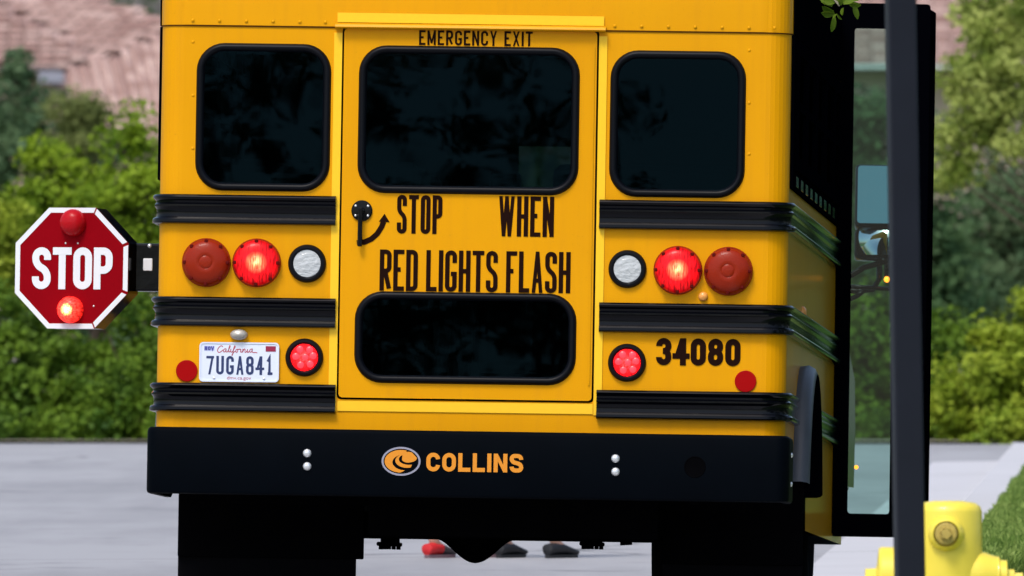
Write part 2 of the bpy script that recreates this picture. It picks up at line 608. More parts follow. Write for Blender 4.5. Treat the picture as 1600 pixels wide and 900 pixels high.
M['diode'] = mat('lit_diode', (.9, .2, .2), .3)
d_ = M['diode'].node_tree.nodes['Principled BSDF']
setp(d_, Base_Color=(.5, .02, .03), Emission_Color=(1, .035, .05)); d_.inputs['Emission Strength'].default_value = 1.0
M['amber_on'] = mat('amber_lamp_and_glint', (.9, .4, .05), .3)
d_ = M['amber_on'].node_tree.nodes['Principled BSDF']
setp(d_, Emission_Color=(1, .19, .012)); d_.inputs['Emission Strength'].default_value = 4.0


def glass(name, tint, spec=1.0, ior=1.5, rough=0.0, tone=(1, 1, 1)):
    m = bpy.data.materials.new(name)
    m.use_nodes = True
    t = m.node_tree
    t.nodes.clear()
    o = t.nodes.new('ShaderNodeOutputMaterial')
    tr = t.nodes.new('ShaderNodeBsdfTransparent'); tr.inputs[0].default_value = tint + (1,)
    gl = t.nodes.new('ShaderNodeBsdfGlossy'); gl.inputs['Roughness'].default_value = rough
    fr = t.nodes.new('ShaderNodeFresnel'); fr.inputs['IOR'].default_value = ior
    gl.inputs['Color'].default_value = (spec * tone[0], spec * tone[1], spec * tone[2], 1)
    tc = t.nodes.new('ShaderNodeTexCoord')
    nz = t.nodes.new('ShaderNodeTexNoise'); nz.inputs['Scale'].default_value = 2.0
    t.links.new(tc.outputs['Object'], nz.inputs['Vector'])
    bp = t.nodes.new('ShaderNodeBump'); bp.inputs["Strength"].default_value = .05; bp.inputs["Distance"].default_value = .006
    t.links.new(nz.outputs['Fac'], bp.inputs['Height'])
    t.links.new(bp.outputs['Normal'], gl.inputs['Normal'])
    mx = t.nodes.new('ShaderNodeMixShader')
    t.links.new(fr.outputs[0], mx.inputs[0])
    t.links.new(tr.outputs[0], mx.inputs[1])
    t.links.new(gl.outputs[0], mx.inputs[2])
    t.links.new(mx.outputs[0], o.inputs[0])
    return m


M['pane'] = glass('tinted_bus_glass', (.055, .088, .098), .22, tone=(.22, .62, 1.0))
M['sidepane'] = glass('side_bus_glass', (.03, .04, .05), .03)
M['doorglass'] = glass('green_door_glass', (.44, .68, .62), .6)
M['windshield'] = glass('windshield_glass', (.6, .72, .68))
M['mirror'] = mat('dark_mirror', (.085, .17, .21), .04, metal=1)
M['mirror_clear'] = mat('mirror_silver', (.62, .66, .68), .03, metal=1)


def leaf_mat(name, c0, c1, trans=.35):
    m = bpy.data.materials.new(name)
    m.use_nodes = True
    t = m.node_tree
    b = t.nodes['Principled BSDF']
    o = t.nodes['Material Output']
    ge = t.nodes.new('ShaderNodeNewGeometry')
    mx = t.nodes.new('ShaderNodeMix'); mx.data_type = 'RGBA'
    mx.inputs['A'].default_value = c0 + (1,)
    mx.inputs['B'].default_value = c1 + (1,)
    tc = t.nodes.new('ShaderNodeTexCoord')
    nz = t.nodes.new('ShaderNodeTexNoise'); nz.inputs['Scale'].default_value = 3.0; nz.inputs['Detail'].default_value = 3
    t.links.new(tc.outputs['Object'], nz.inputs['Vector'])
    mr = t.nodes.new('ShaderNodeMapRange'); mr.inputs['From Min'].default_value = .35; mr.inputs['From Max'].default_value = .65
    t.links.new(nz.outputs['Fac'], mr.inputs['Value'])
    av = t.nodes.new('ShaderNodeMath'); av.operation = 'MULTIPLY_ADD'; av.inputs[1].default_value = .25
    t.links.new(ge.outputs['Random Per Island'], av.inputs[0])
    m6 = t.nodes.new('ShaderNodeMath'); m6.operation = 'MULTIPLY'; m6.inputs[1].default_value = .75
    t.links.new(mr.outputs[0], m6.inputs[0]); t.links.new(m6.outputs[0], av.inputs[2])
    t.links.new(av.outputs[0], mx.inputs['Factor'])
    t.links.new(mx.outputs['Result'], b.inputs['Base Color'])
    b.inputs['Roughness'].default_value = .6
    b.inputs['Specular IOR Level'].default_value = .2
    tl = t.nodes.new('ShaderNodeBsdfTranslucent')
    t.links.new(mx.outputs['Result'], tl.inputs[0])
    ms = t.nodes.new('ShaderNodeMixShader'); ms.inputs[0].default_value = trans
    t.links.new(b.outputs[0], ms.inputs[1])
    t.links.new(tl.outputs[0], ms.inputs[2])
    t.links.new(ms.outputs[0], o.inputs[0])
    return m


M['lf_lime'] = leaf_mat('leaf_lime', (.07, .16, .006), (.30, .42, .025))
M['lf_mid'] = leaf_mat('leaf_mid', (.030, .090, .008), (.17, .28, .022))
M['lf_yel'] = leaf_mat('leaf_yellowish', (.13, .22, .010), (.42, .50, .05))
M['lf_dark'] = leaf_mat('leaf_dark', (.030, .085, .034), (.12, .21, .08), .3)
M['lf_hazy'] = leaf_mat('leaf_bluish_hazed', (.045, .105, .046), (.19, .27, .13), .35)  # colours lifted to put distance haze into the leaves
M['lf_pale'] = leaf_mat('leaf_pale', (.20, .29, .04), (.52, .58, .17), .45)
M['lf_con'] = leaf_mat('needle_dark_hazed', (.045, .105, .048), (.14, .22, .10), .3)  # needles lightened in place of distance haze
M['lf_olive'] = leaf_mat('leaf_olive', (.13, .17, .045), (.24, .28, .09), .3)
M['twig'] = leaf_mat('leaf_glossy', (.11, .20, .010), (.20, .30, .03), .4)
M['bark'] = mat('bark', (.09, .065, .045), .9, noise=(14, .4), bump=(20, .6, .02))
M['grass'] = leaf_mat('grass_blade', (.12, .22, .035), (.30, .40, .10), .3)


# ------------------------------------------------------------------ setting
def at(px, py, d):
    return Vector(((px - 800) * d / F, d, EYE + (YH - py) * d / F))


SL = 0.041                                        # heading of the street
def xg(d): return 1.263 + SL * (d - 72.2)         # asphalt / gutter joint
def xk(d): return xg(d) + .49                     # gutter / kerb joint
def xv(d): return xk(d) + .20                     # kerb / grass joint


def asphalt():
    m, t, b = newmat('worn_asphalt')
    tc = t.nodes.new('ShaderNodeTexCoord')
    def nz(scale, detail, sx=1, sy=1):
        mp = t.nodes.new('ShaderNodeMapping'); mp.inputs['Scale'].default_value = (sx, sy, 1)
        n = t.nodes.new('ShaderNodeTexNoise'); n.inputs['Scale'].default_value = scale; n.inputs['Detail'].default_value = detail
        t.links.new(tc.outputs['Object'], mp.inputs[0]); t.links.new(mp.outputs[0], n.inputs['Vector'])
        return n
    a, c, g = nz(.35, 6, 1, .35), nz(3, 6, 1, .12), nz(90, 2)
    ad = t.nodes.new('ShaderNodeMath'); ad.operation = 'MULTIPLY_ADD'; ad.inputs[1].default_value = .5
    t.links.new(c.outputs['Fac'], ad.inputs[0]); t.links.new(a.outputs['Fac'], ad.inputs[2])
    a2 = t.nodes.new('ShaderNodeMath'); a2.operation = 'MULTIPLY_ADD'; a2.inputs[1].default_value = .35
    t.links.new(g.outputs['Fac'], a2.inputs[0]); t.links.new(ad.outputs[0], a2.inputs[2])
    rp = t.nodes.new('ShaderNodeValToRGB')
    rp.color_ramp.elements[0].position = .62; rp.color_ramp.elements[0].color = (.240, .241, .256, 1)
    rp.color_ramp.elements[1].position = 1.2 if False else 1.0; rp.color_ramp.elements[1].color = (.345, .346, .362, 1)
    t.links.new(a2.outputs[0], rp.inputs[0])
    # hairline cracks and oil spots
    vo = t.nodes.new('ShaderNodeTexVoronoi'); vo.feature = 'DISTANCE_TO_EDGE'; vo.inputs['Scale'].default_value = .22
    nw = nz(.8, 5)
    mw = t.nodes.new('ShaderNodeMix'); mw.data_type = 'VECTOR'; mw.inputs['Factor'].default_value = .35
    t.links.new(tc.outputs['Object'], mw.inputs['A']); t.links.new(nw.outputs['Color'], mw.inputs['B'])
    t.links.new(mw.outputs['Result'], vo.inputs['Vector'])
    mc = t.nodes.new('ShaderNodeMapRange'); mc.inputs['From Max'].default_value = .006; mc.inputs['To Min'].default_value = .55; mc.inputs['To Max'].default_value = 1
    t.links.new(vo.outputs['Distance'], mc.inputs['Value'])
    sp_ = nz(1.7, 3)
    mo = t.nodes.new('ShaderNodeMapRange'); mo.inputs['From Min'].default_value = .60; mo.inputs['From Max'].default_value = .72; mo.inputs['To Min'].default_value = 1; mo.inputs['To Max'].default_value = .72
    t.links.new(sp_.outputs['Fac'], mo.inputs['Value'])
    mm_ = t.nodes.new('ShaderNodeMath'); mm_.operation = 'MULTIPLY'
    t.links.new(mc.outputs[0], mm_.inputs[0]); t.links.new(mo.outputs[0], mm_.inputs[1])
    vm = t.nodes.new('ShaderNodeVectorMath'); vm.operation = 'SCALE'
    t.links.new(rp.outputs[0], vm.inputs[0]); t.links.new(mm_.outputs[0], vm.inputs['Scale'])
    t.links.new(vm.outputs[0], b.inputs['Base Color'])
    b.inputs['Roughness'].default_value = .85
    b.inputs['Specular IOR Level'].default_value = .25
    bp = t.nodes.new('ShaderNodeBump'); bp.inputs['Strength'].default_value = .4; bp.inputs['Distance'].default_value = .006
    t.links.new(g.outputs['Fac'], bp.inputs['Height']); t.links.new(bp.outputs[0], b.inputs['Normal'])
    return m


M['asphalt'] = asphalt()
M['concrete'] = mat('concrete', (.50, .50, .52), .85, spec=.25, noise=(1.3, .10), bump=(50, .3, .003))
M['soil'] = mat('dry_mulch', (.26, .24, .17), .95, noise=(3, .3))
M['turf'] = mat('turf', (.06, .12, .02), .95, noise=(2.5, .4))


def sheet(name, quads, m, label_kind='structure', parent=None):
    V, Fc = [], []
    for q in quads:
        n = len(V); V += q; Fc.append(tuple(range(n, n + len(q))))
    o = mesh(name, (V, Fc), m)
    tag(o, kind=label_kind)
    return o


END = 105.6
sheet('ground', [[(-3000, -1500, -.05), (3000, -1500, -.05), (3000, 5000, -.05), (-3000, 5000, -.05)]], M['turf'])
rq = []
ds = [-60, 20, 45, 62, 75, 90, END]
for a, b in zip(ds, ds[1:]):
    rq.append([(-12 + SL * a, a, 0), (xg(a), a, 0), (xg(b), b, 0), (-12 + SL * b, b, 0)])
rq.append([(-60, END, 0), (60, END, 0), (60, 111.5, 0), (-60, 118.5, 0)])
sheet('road', rq, M['asphalt'])
gq = []
gutter_ds = [-20, 10] + list(np.arange(40, END, 6.0)) + [END]
for a, b in zip(gutter_ds, gutter_ds[1:]):
    b_ = b - (.03 if b < END else 0)
    gq.append([(xg(a), a, .004), (xk(a), a, .012), (xk(b_), b_, .012), (xg(b_), b_, .004)])
gq.append([(xg(END - .5), END - .5 + .5, .004), (60, END, .004), (60, END + .42, .002), (xg(END) + .6, END + .42, .002)])
sheet('gutter', gq, M['concrete'])
# kerb in cast lengths, with rounded top edge
kp = [(0, -.05), (0, .10), (.012, .118), (.03, .126), (.20, .126), (.20, -.05)]
KV, KF = [], []
for a, b in zip(gutter_ds, gutter_ds[1:]):
    b_ = b - .02
    n = len(KV)
    for d in (a, b_):
        for o_, z in kp: KV.append((xk(d) + o_, d, z))
    for t_ in range(5): KF.append((n + t_, n + t_ + 1, n + 6 + t_ + 1, n + 6 + t_))
    KF.append(tuple(n + i for i in range(6))); KF.append(tuple(n + 6 + i for i in range(6))[::-1])
n = len(KV)
for x_ in (xk(END), 60):
    for o_, z in kp: KV.append((x_, END - o_ + .0, z))
for t_ in range(5): KF.append((n + t_, n + 6 + t_, n + 6 + t_ + 1, n + t_ + 1))
kerb = mesh('kerb', (KV, KF), M['concrete']); tag(kerb, kind='structure')
sheet('verge', [[(xv(-20), -20, .115), (xv(-20) + 30, -20, .115), (xv(END - .15) + 30, END - .15, .115), (xv(END - .15), END - .15, .115)]], M['turf'])
sheet('planting_bed', [[(-60, 118.3, .02), (60, 111.3, .02), (60, 190, .02), (-60, 190, .02)]], M['soil'])

# grass blades on the verge
nb = 52000
d = 60 + (END - .3 - 60) * rng.random(nb) ** .9
x = xv(d) + .01 + rng.random(nb) ** 1.5 * 1.9
h = .022 + .035 * rng.random(nb) * (.6 + .4 * np.sin(d * 1.1 + x * 2))
wd = .005 + .006 * rng.random(nb)
an = rng.random(nb) * 2 * np.pi
lean = (rng.random((nb, 2)) - .5) * .05
V = np.zeros((nb, 4, 3))
V[:, 0] = np.stack([x - wd * np.cos(an), d - wd * np.sin(an), np.full(nb, .112)], 1)
V[:, 1] = np.stack([x + wd * np.cos(an), d + wd * np.sin(an), np.full(nb, .112)], 1)
V[:, 2] = np.stack([x + .7 * wd * np.cos(an) + lean[:, 0] * .5, d + lean[:, 1] * .5, .112 + h * .6], 1)
V[:, 3] = np.stack([x + lean[:, 0], d + lean[:, 1], .112 + h], 1)
Fi = np.arange(nb * 4).reshape(nb, 4)


def big(name, V, Fi, m, parent=None):
    me = bpy.data.meshes.new(name)
    V = np.asarray(V, dtype=np.float32).reshape(-1, 3)
    n, k = Fi.shape
    me.vertices.add(len(V)); me.vertices.foreach_set('co', V.ravel())
    me.loops.add(n * k); me.loops.foreach_set('vertex_index', Fi.astype(np.int32).ravel())
    me.polygons.add(n); me.polygons.foreach_set('loop_start', np.arange(0, n * k, k, dtype=np.int32))
    me.update(calc_edges=True)
    me.validate()
    me.materials.append(m)
    return link(name, me, parent)


tag(big('grass', V, Fi, M['grass']), kind='stuff')


# ------------------------------------------------------------------ foliage
def crown_arrays(blobs, leaf, n_clump, per, spread, up=.5, long=1.0, seed=1, droop=0.0):
    """leaf quads (kite shaped) in clumps through each ellipsoid; blobs: (c, r, share)."""
    g = np.random.default_rng(seed)
    VV = []
    tot = sum(b[2] for b in blobs)
    for c, r, sh in blobs:
        nc = max(3, int(n_clump * sh / tot))
        u = g.normal(size=(nc, 3)); u /= np.linalg.norm(u, axis=1)[:, None]
        rad = g.random(nc) ** .38
        cen = np.array(c) + u * rad[:, None] * np.array(r)
        for i in range(nc):
            m = int(per * (.5 + g.random()))
            sp = spread * (.45 + .9 * g.random())
            q_ = g.normal(size=(m, 3)); q_ /= np.linalg.norm(q_, axis=1)[:, None]
            p = cen[i] + q_ * (g.random(m) ** .4)[:, None] * sp * np.array([1.25, 1.25, .85])
            p[:, 2] -= droop * g.random(m) * sp
            # outward-ish normal
            nr = (p - np.array(c)) / np.array(r)
            nr /= np.linalg.norm(nr, axis=1)[:, None] + 1e-6
            nr = nr * .6 + g.normal(size=(m, 3)) * .65 + np.array([0, 0, up])
            nr /= np.linalg.norm(nr, axis=1)[:, None] + 1e-6
            t = np.cross(nr, g.normal(size=(m, 3))); t /= np.linalg.norm(t, axis=1)[:, None] + 1e-6
            if droop: t = t * .6 - np.array([0, 0, droop]); t /= np.linalg.norm(t, axis=1)[:, None]
            s = np.cross(nr, t)
            L = leaf * (.6 + .8 * g.random(m))[:, None]
            W = L * .42 / long
            fold = nr * W * .35
            q = np.stack([p - t * L * .5, p + s * W + fold, p + t * L * .55, p - s * W + fold], 1)
            VV.append(q)
    V = np.concatenate(VV)
    return V, np.arange(V.shape[0] * 4).reshape(-1, 4)


def limb(a, b, r0, r1, n=5, wob=.06, seed=0):
    g = random.Random(seed)
    a, b = Vector(a), Vector(b)
    L = (b - a).length
    P = [a.lerp(b, k / n) + Vector((g.uniform(-1, 1), g.uniform(-1, 1), 0)) * wob * L * (0 if k in (0, n) else 1) for k in range(n + 1)]
    return tube(P, [r0 + (r1 - r0) * k / n for k in range(n + 1)], 7)


def plant(name, base, blobs, leaf, n_clump, per, spread, m, label, cat, trunk=.05, group=None, seed=1, **kw):
    root = empty(name, base)
    tag(root, label, cat, group)
    top = blobs[0][0]
    parts = [limb((0, 0, -.03), (top[0] * .5, top[1] * .5, top[2] * .75), trunk, trunk * .5, seed=seed)]
    for i, (c, r, s) in enumerate(blobs):
        st = Vector((top[0] * .35, top[1] * .35, max(.15, min(c[2] * .5, top[2] * .5))))
        for k in range(3):
            e = Vector(c) + Vector((random.uniform(-.5, .5) * r[0], random.uniform(-.5, .5) * r[1], random.uniform(-.1, .7) * r[2]))
            parts.append(limb(st, e, trunk * .45, trunk * .1, seed=seed * 31 + i * 7 + k))
    mesh('trunk', join(*parts), M['bark'], root, smooth=True)
    V, Fi = crown_arrays(blobs, leaf, n_clump, per, spread, seed=seed, **kw)
    big('crown', V, Fi, m, root)
    return root


def blob(px, py, rx, ry, d, base, dd=0.0, ry_depth=None, share=None):
    """a crown lobe given by where it shows and how far it stands from its own base."""
    p = at(px, py, d + dd) - Vector(base)
    k = d / F
    return ((p.x, p.y, p.z), (rx * k, (ry_depth or rx * 1.1) * k, ry * k), share or rx * ry / 1000)


def base_at(px, d):
    return Vector(((px - 800) * d / F, d, 0.0))


# beside the road end, left: dark hedge plants in front, lime shrub behind, yellowish one, a dark evergreen beyond
SHR = 'leafy shrubs and trees behind the cross street'
b = base_at(60, 116.4)
plant('shrub', b, [blob(40, 590, 110, 140, 116.4, b), blob(-60, 600, 90, 120, 116.4, b), blob(120, 640, 70, 80, 116.4, b, -.2), blob(0, 672, 120, 34, 116.4, b, -.4), blob(110, 672, 90, 34, 116.4, b, -.4)], .042, 150, 150, .17, M['lf_mid'],
      'dark green rounded shrub at the road edge below the stop sign', 'shrub', .04, SHR, 11)
b = base_at(215, 116.0)
plant('shrub', b, [blob(205, 590, 90, 130, 116.0, b), blob(280, 600, 70, 110, 116.0, b), blob(215, 672, 90, 34, 116.0, b, -.4)], .042, 110, 150, .17, M['lf_mid'],
      'mid green shrub at the road edge touching the left corner of the bus', 'shrub', .04, SHR, 12)
b = base_at(150, 124.0)
plant('shrub', b, [blob(150, 390, 105, 130, 124, b), blob(215, 320, 70, 110, 124, b), blob(90, 330, 60, 90, 124, b), blob(200, 220, 26, 60, 124, b, .2), blob(80, 265, 30, 45, 124, b), blob(270, 400, 70, 160, 124, b)],
      .045, 170, 135, .15, M['lf_lime'], 'tall bright lime green shrub behind the stop sign', 'shrub', .06, SHR, 13)
b = base_at(-15, 122.5)
plant('shrub', b, [blob(-10, 385, 62, 85, 122.5, b), blob(-60, 400, 60, 120, 122.5, b), blob(10, 440, 40, 60, 122.5, b)],
      .045, 80, 130, .15, M['lf_yel'], 'yellowish green shrub at the far edge of the road near the stop sign rim', 'shrub', .05, SHR, 14)
b = base_at(70, 175)
plant('evergreen_tree', b, [blob(60, 290, 130, 110, 175, b), blob(30, 160, 26, 85, 175, b), blob(40, 200, 45, 60, 175, b), blob(130, 240, 50, 75, 175, b), blob(-50, 260, 70, 110, 175, b), blob(70, 420, 160, 120, 175, b)],
      .060, 230, 140, .24, M['lf_con'], 'dark bluish evergreen tree rising in front of the tiled roof', 'tree', .16, SHR, 15)
b = base_at(108, 168)
plant('tree', b, [blob(112, 215, 45, 60, 168, b), blob(150, 190, 18, 40, 168, b), blob(110, 300, 60, 70, 168, b)],
      .055, 60, 120, .20, M['lf_olive'], 'pale olive tree tip between the dark evergreen and the tiled roof', 'tree', .09, SHR, 16)
# beside the road end, right
b = base_at(1575, 115.3)
plant('shrub', b, [blob(1565, 605, 70, 105, 115.3, b), blob(1600, 540, 60, 80, 115.3, b), blob(1500, 640, 50, 70, 115.3, b), blob(1660, 590, 80, 120, 115.3, b), blob(1620, 480, 30, 40, 115.3, b), blob(1560, 675, 90, 34, 115.3, b, -.3)],
      .045, 165, 135, .14, M['lf_yel'], 'bright yellow green shrub at the far edge of the road behind the hydrant', 'shrub', .05, SHR, 17)
b = base_at(1440, 116.3)
plant('shrub', b, [blob(1455, 600, 75, 110, 116.3, b), blob(1390, 590, 70, 130, 116.3, b), blob(1330, 580, 70, 150, 116.3, b), blob(1440, 672, 90, 34, 116.3, b, -.3), blob(1350, 672, 80, 34, 116.3, b, -.3)],
      .045, 150, 140, .16, M['lf_mid'], 'mid green shrub seen beside and through the open bus door', 'shrub', .05, SHR, 18)
b = base_at(1560, 172)
plant('tree', b, [blob(1560, 340, 85, 120, 172, b), blob(1570, 450, 90, 110, 172, b), blob(1640, 380, 70, 150, 172, b), blob(1500, 480, 60, 100, 172, b)],
      .060, 170, 140, .24, M['lf_hazy'], 'dark bluish green tree between the pale crown and the yellow green shrub', 'tree', .15, SHR, 19)
b = base_at(1400, 165)
plant('tree', b, [blob(1390, 300, 75, 140, 165, b), blob(1330, 330, 60, 180, 165, b), blob(1410, 450, 90, 120, 165, b), blob(1475, 400, 40, 110, 165, b), blob(1340, 190, 40, 70, 165, b)],
      .060, 180, 140, .24, M['lf_dark'], 'green tree seen through the glass of the open bus door', 'tree', .15, SHR, 20)
b = base_at(1830, 132)
plant('tree', b, [blob(1575, 90, 85, 110, 132, b), blob(1520, 150, 50, 70, 132, b), blob(1500, 215, 45, 50, 132, b), blob(1600, 190, 70, 70, 132, b), blob(1620, 0, 100, 100, 132, b), blob(1490, 260, 28, 50, 132, b), blob(1530, 20, 40, 50, 132, b)],
      .048, 150, 95, .16, M['lf_pale'], 'light yellow green tree crown in front of the pinkish house', 'tree', .035, SHR, 21, droop=.3)
# growth that stands behind the bus itself
for i, (px, dd, h_) in enumerate(((330, 120, 420), (480, 121, 520), (640, 120.5, 460), (800, 121, 430), (960, 120.5, 500), (1120, 120, 440), (1250, 121, 470), (-170, 121, 520), (-330, 121, 450), (1760, 119, 420), (1900, 119, 500))):
    src_kw = dict(seed=40 + i)
    b = base_at(px, dd)
    plant('shrub', b, [blob(px, h_ + 110, 105, 130, dd, b), blob(px + 40, h_ + 40, 70, 80, dd, b)], .075, 120, 40, .11, M['lf_mid'] if i % 2 else M['lf_lime'],
          ['plain green shrub in the row hidden beyond the bus', 'lime green shrub in the row hidden beyond the bus'][(i + 1) % 2], 'shrub', .05, 'shrubs in the row hidden beyond the bus', **src_kw)
# far wood beyond the houses and to both sides of them
V, Fi = crown_arrays([((x_, 335 + 8 * math.sin(x_ * .31), 4.2 + 1.3 * math.sin(x_ * .53)), (5.5, 3.0, 4.6), 1) for x_ in range(-150, 151, 7)]
                     + [((x_, 205 + 9 * math.sin(x_ * .4), 2.6 + .9 * math.sin(x_ * .9)), (4.0, 2.6, 3.0), .8) for x_ in list(range(-80, -13, 6)) + list(range(18, 86, 6))], .34, 2600, 44, .9, seed=95)
tag(big('woodland', V, Fi, M['lf_hazy']), kind='stuff')
# trees across the street behind the viewer; the dark bus glass mirrors their outline
for i, (x_, y_, hh) in enumerate(((-15.4, -40, 12.4), (-12.7, -41, 11.6), (-10.3, -40, 8.5), (-7.4, -39, 8.9))):
    plant('tree', (x_, y_, 0), [((0, 0, hh * .68), (1.9, 1.9, hh * .30), 3), ((1.3, 0, hh * .55), (1.3, 1.3, hh * .18), 1), ((-1.2, .3, hh * .58), (1.3, 1.3, hh * .2), 1)],
          .085, 260, 60, .3, M['lf_dark'], 'round street tree that only shows as a dark mirror image in the bus glass', 'tree', .16, 'trees mirrored in the bus glass', seed=60 + i)
V, Fi = crown_arrays([((x_, 6 * math.cos(x_ * .4) * .3 + .004 * x_ * x_, 3.1 + .8 * math.sin(x_ * .7)), (4.0, 2.0, 3.2), 1) for x_ in range(-72, 73, 5)], .22, 1800, 50, .7, seed=93)
tl = big('added_treeline', V, Fi, M['lf_dark']); tl.location = (0, -52, 0); tag(tl, kind='stuff')  # unseen tree row added to darken low reflections on the bus

# ------------------------------------------------------------------ houses
M['stucco'] = mat('stucco', (.55, .42, .35), .9, noise=(4, .12))
M['fascia'] = mat('fascia_white', (.70, .72, .72), .6)
M['eave'] = mat('eave_dark', (.10, .085, .085), .8)


def tile_mat(name, c0, c1):
    m, t, b = newmat(name)
    oi = t.nodes.new('ShaderNodeObjectInfo')
    mx = t.nodes.new('ShaderNodeMix'); mx.data_type = 'RGBA'
    mx.inputs['A'].default_value = c0 + (1,); mx.inputs['B'].default_value = c1 + (1,)
    t.links.new(oi.outputs['Random'], mx.inputs['Factor'])
    t.links.new(mx.outputs['Result'], b.inputs['Base Color'])
    b.inputs['Roughness'].default_value = .85
    return m


M['tile'] = tile_mat('clay_tile', (.34, .205, .18), (.58, .41, .37))
M['tile_under'] = mat('roof_felt', (.20, .11, .095), .95)
M['tile_grey'] = tile_mat('grey_tile', (.10, .095, .09), (.16, .15, .14))


def barrel_tile(wd=.27, ln=.42, hh=.075, step=.035):
    V, Fc = [], []
    n = 7
    for e, (u, lift) in enumerate(((-.5, step), (.5, 0))):
        for k in range(n):
            a = math.pi * k / (n - 1)
            V.append((-math.cos(a) * wd * .40, u * ln, hh * math.sin(a) + lift))
    for k in range(n - 1): Fc.append((k, k + 1, n + k + 1, n + k))
    # butt end with thickness
    m0 = len(V)
    for k in range(n):
        a = math.pi * k / (n - 1)
        V.append((-math.cos(a) * wd * .32, -.5 * ln, (hh - .02) * math.sin(a) + step - .03))
    for k in range(n - 1): Fc.append((k, m0 + k, m0 + k + 1, k + 1))
    # pan between barrels
    p0 = len(V)
    for u, lift in ((-.5, .028), (.5, -.004)):
        for s in (.38, .5, .62): V.append((s * wd * 1.0, u * ln, lift - (.018 if s == .5 else 0)))
    Fc += [(p0, p0 + 1, p0 + 4, p0 + 3), (p0 + 1, p0 + 2, p0 + 5, p0 + 4)]
    me = bpy.data.meshes.new('roof_tile')
    me.from_pydata(V, [], Fc); me.update(); me.shade_smooth()
    return me


TILE = {}
for key in ('tile', 'tile_grey', 'tile_low'):
    TILE[key] = barrel_tile() if key != 'tile_low' else barrel_tile(.345, .42, .012, .105)
    TILE[key].materials.append(M['tile' if key == 'tile_low' else key])


def in_poly(p, poly):
    c = False
    j = len(poly) - 1
    for i in range(len(poly)):
        a, b_ = poly[i], poly[j]
        if (a[1] > p[1]) != (b_[1] > p[1]) and p[0] < (b_[0] - a[0]) * (p[1] - a[1]) / (b_[1] - a[1]) + a[0]: c = not c
        j = i
    return c


def roof_face(house, poly_px, d, anchor, pitch, yaw=0.0, twist=0.0, scale=1.0, key='tile', most=300):
    """one slope of a roof: plane through the anchor, with barrel tiles laid in courses on it."""
    A = at(anchor[0], anchor[1], d)
    Rm = Matrix.Rotation(R(yaw), 3, 'Z') @ Matrix.Rotation(R(pitch), 3, 'X') @ Matrix.Rotation(R(twist), 3, 'Z')
    ex, ey, en = Rm @ Vector((1, 0, 0)), Rm @ Vector((0, 1, 0)), Rm @ Vector((0, 0, 1))
    O = Vector((0, 0, EYE))
    def hit(px, py):
        dr = Vector(((px - 800) / F, 1, (YH - py) / F))
        t_ = (A - O).dot(en) / dr.dot(en)
        return O + dr * t_
    P3 = [hit(*p) for p in poly_px]
    P2 = [((p - A).dot(ex), (p - A).dot(ey)) for p in P3]
    base = house.matrix_world.translation if False else Vector(house.location)
    rf = mesh('roof', ([p - base - en * .012 for p in P3] + [p - base - en * .09 for p in P3],
                       [tuple(range(len(P3)))] + [(i, i + len(P3), (i + 1) % len(P3) + len(P3), (i + 1) % len(P3)) for i in range(len(P3))]), M['tile_under'] if key != 'tile_grey' else M['eave'], house)
    xs, ys = [p[0] for p in P2], [p[1] for p in P2]
    cw, rw = .29 * scale, .34 * scale
    k = 0
    for iy in range(int(math.floor(min(ys) / rw)), int(math.ceil(max(ys) / rw)) + 1):
        for ix in range(int(math.floor(min(xs) / cw)), int(math.ceil(max(xs) / cw)) + 1):
            q = ((ix + .5) * cw, (iy + .5) * rw)
            if not in_poly(q, P2) or k >= most: continue
            k += 1
            o = bpy.data.objects.new('roof_tile', TILE[key])
            COL.objects.link(o)
            o.parent = rf
            pos = A + ex * q[0] + ey * q[1] - base
            T = Matrix((ex, ey, en)).transposed() @ Matrix.Rotation(R(random.uniform(-.7, .7) if key == 'tile_low' else random.uniform(-2.5, 2.5)), 3, 'Z') @ Matrix.Diagonal((scale, scale, scale))
            o.matrix_local = Matrix.Translation(pos + en * random.uniform(0, .012)) @ T.to_4x4()
    return rf


hb = base_at(60, 318)
hl = empty('tile_roof_house', hb)
tag(hl, 'house with a pinkish clay tile hip roof above the dark evergreen tree', 'house')
roof_face(hl, [(-45, 2), (5, 14), (80, 50), (158, 96), (95, 106), (-45, 104)], 312, (60, 100), 21, key='tile_low')
roof_face(hl, [(-20, -6), (5, 12), (80, 48), (160, 94), (243, 60), (300, 44), (300, 36), (205, 16), (130, -6)], 312.5, (160, 94), 24, -14, -12, key='tile_low')
roof_face(hl, [(100, 112), (162, 97), (243, 63), (300, 47), (300, 225), (75, 225), (75, 150)], 311, (200, 140), 34, 8, 2, .72)
hbb = Vector(hb)
def hw(px0, px1, py0, py1, d0, d1, m, name, house, bev=0.0):
    bs = Vector(house.location)
    a, c_ = at(px0, py1, d0) - bs, at(px1, py0, d0) - bs
    return mesh(name, box(a.x, c_.x, d0 - bs.y, d1 - bs.y, max(a.z, 0 - bs.z) if py1 < 400 else 0, c_.z, bev), m, house)
hw(-45, 92, 104, 111, 310.6, 311.0, M['eave'], 'gutter', hl)
hw(-200, 105, 113, 420, 312.6, 318, M['stucco'], 'wall', hl)
hw(70, 420, 222, 420, 310.2, 316, M['stucco'], 'wall', hl)
hw(60, 100, 112, 130, 310.0, 310.7, M['silver'], 'chimney_cap', hl, .02)
hb = base_at(220, 345)
hg = empty('grey_roof_house', hb)
tag(hg, 'grey roofed house whose ridge shows above the pinkish hip roof', 'house')
roof_face(hg, [(130, -60), (420, -60), (420, 60), (120, 60)], 338, (230, 20), 20, 0, 8, 1.0, 'tile_grey')
hw(100, 430, 60, 420, 339, 346, M['stucco'], 'wall', hg)

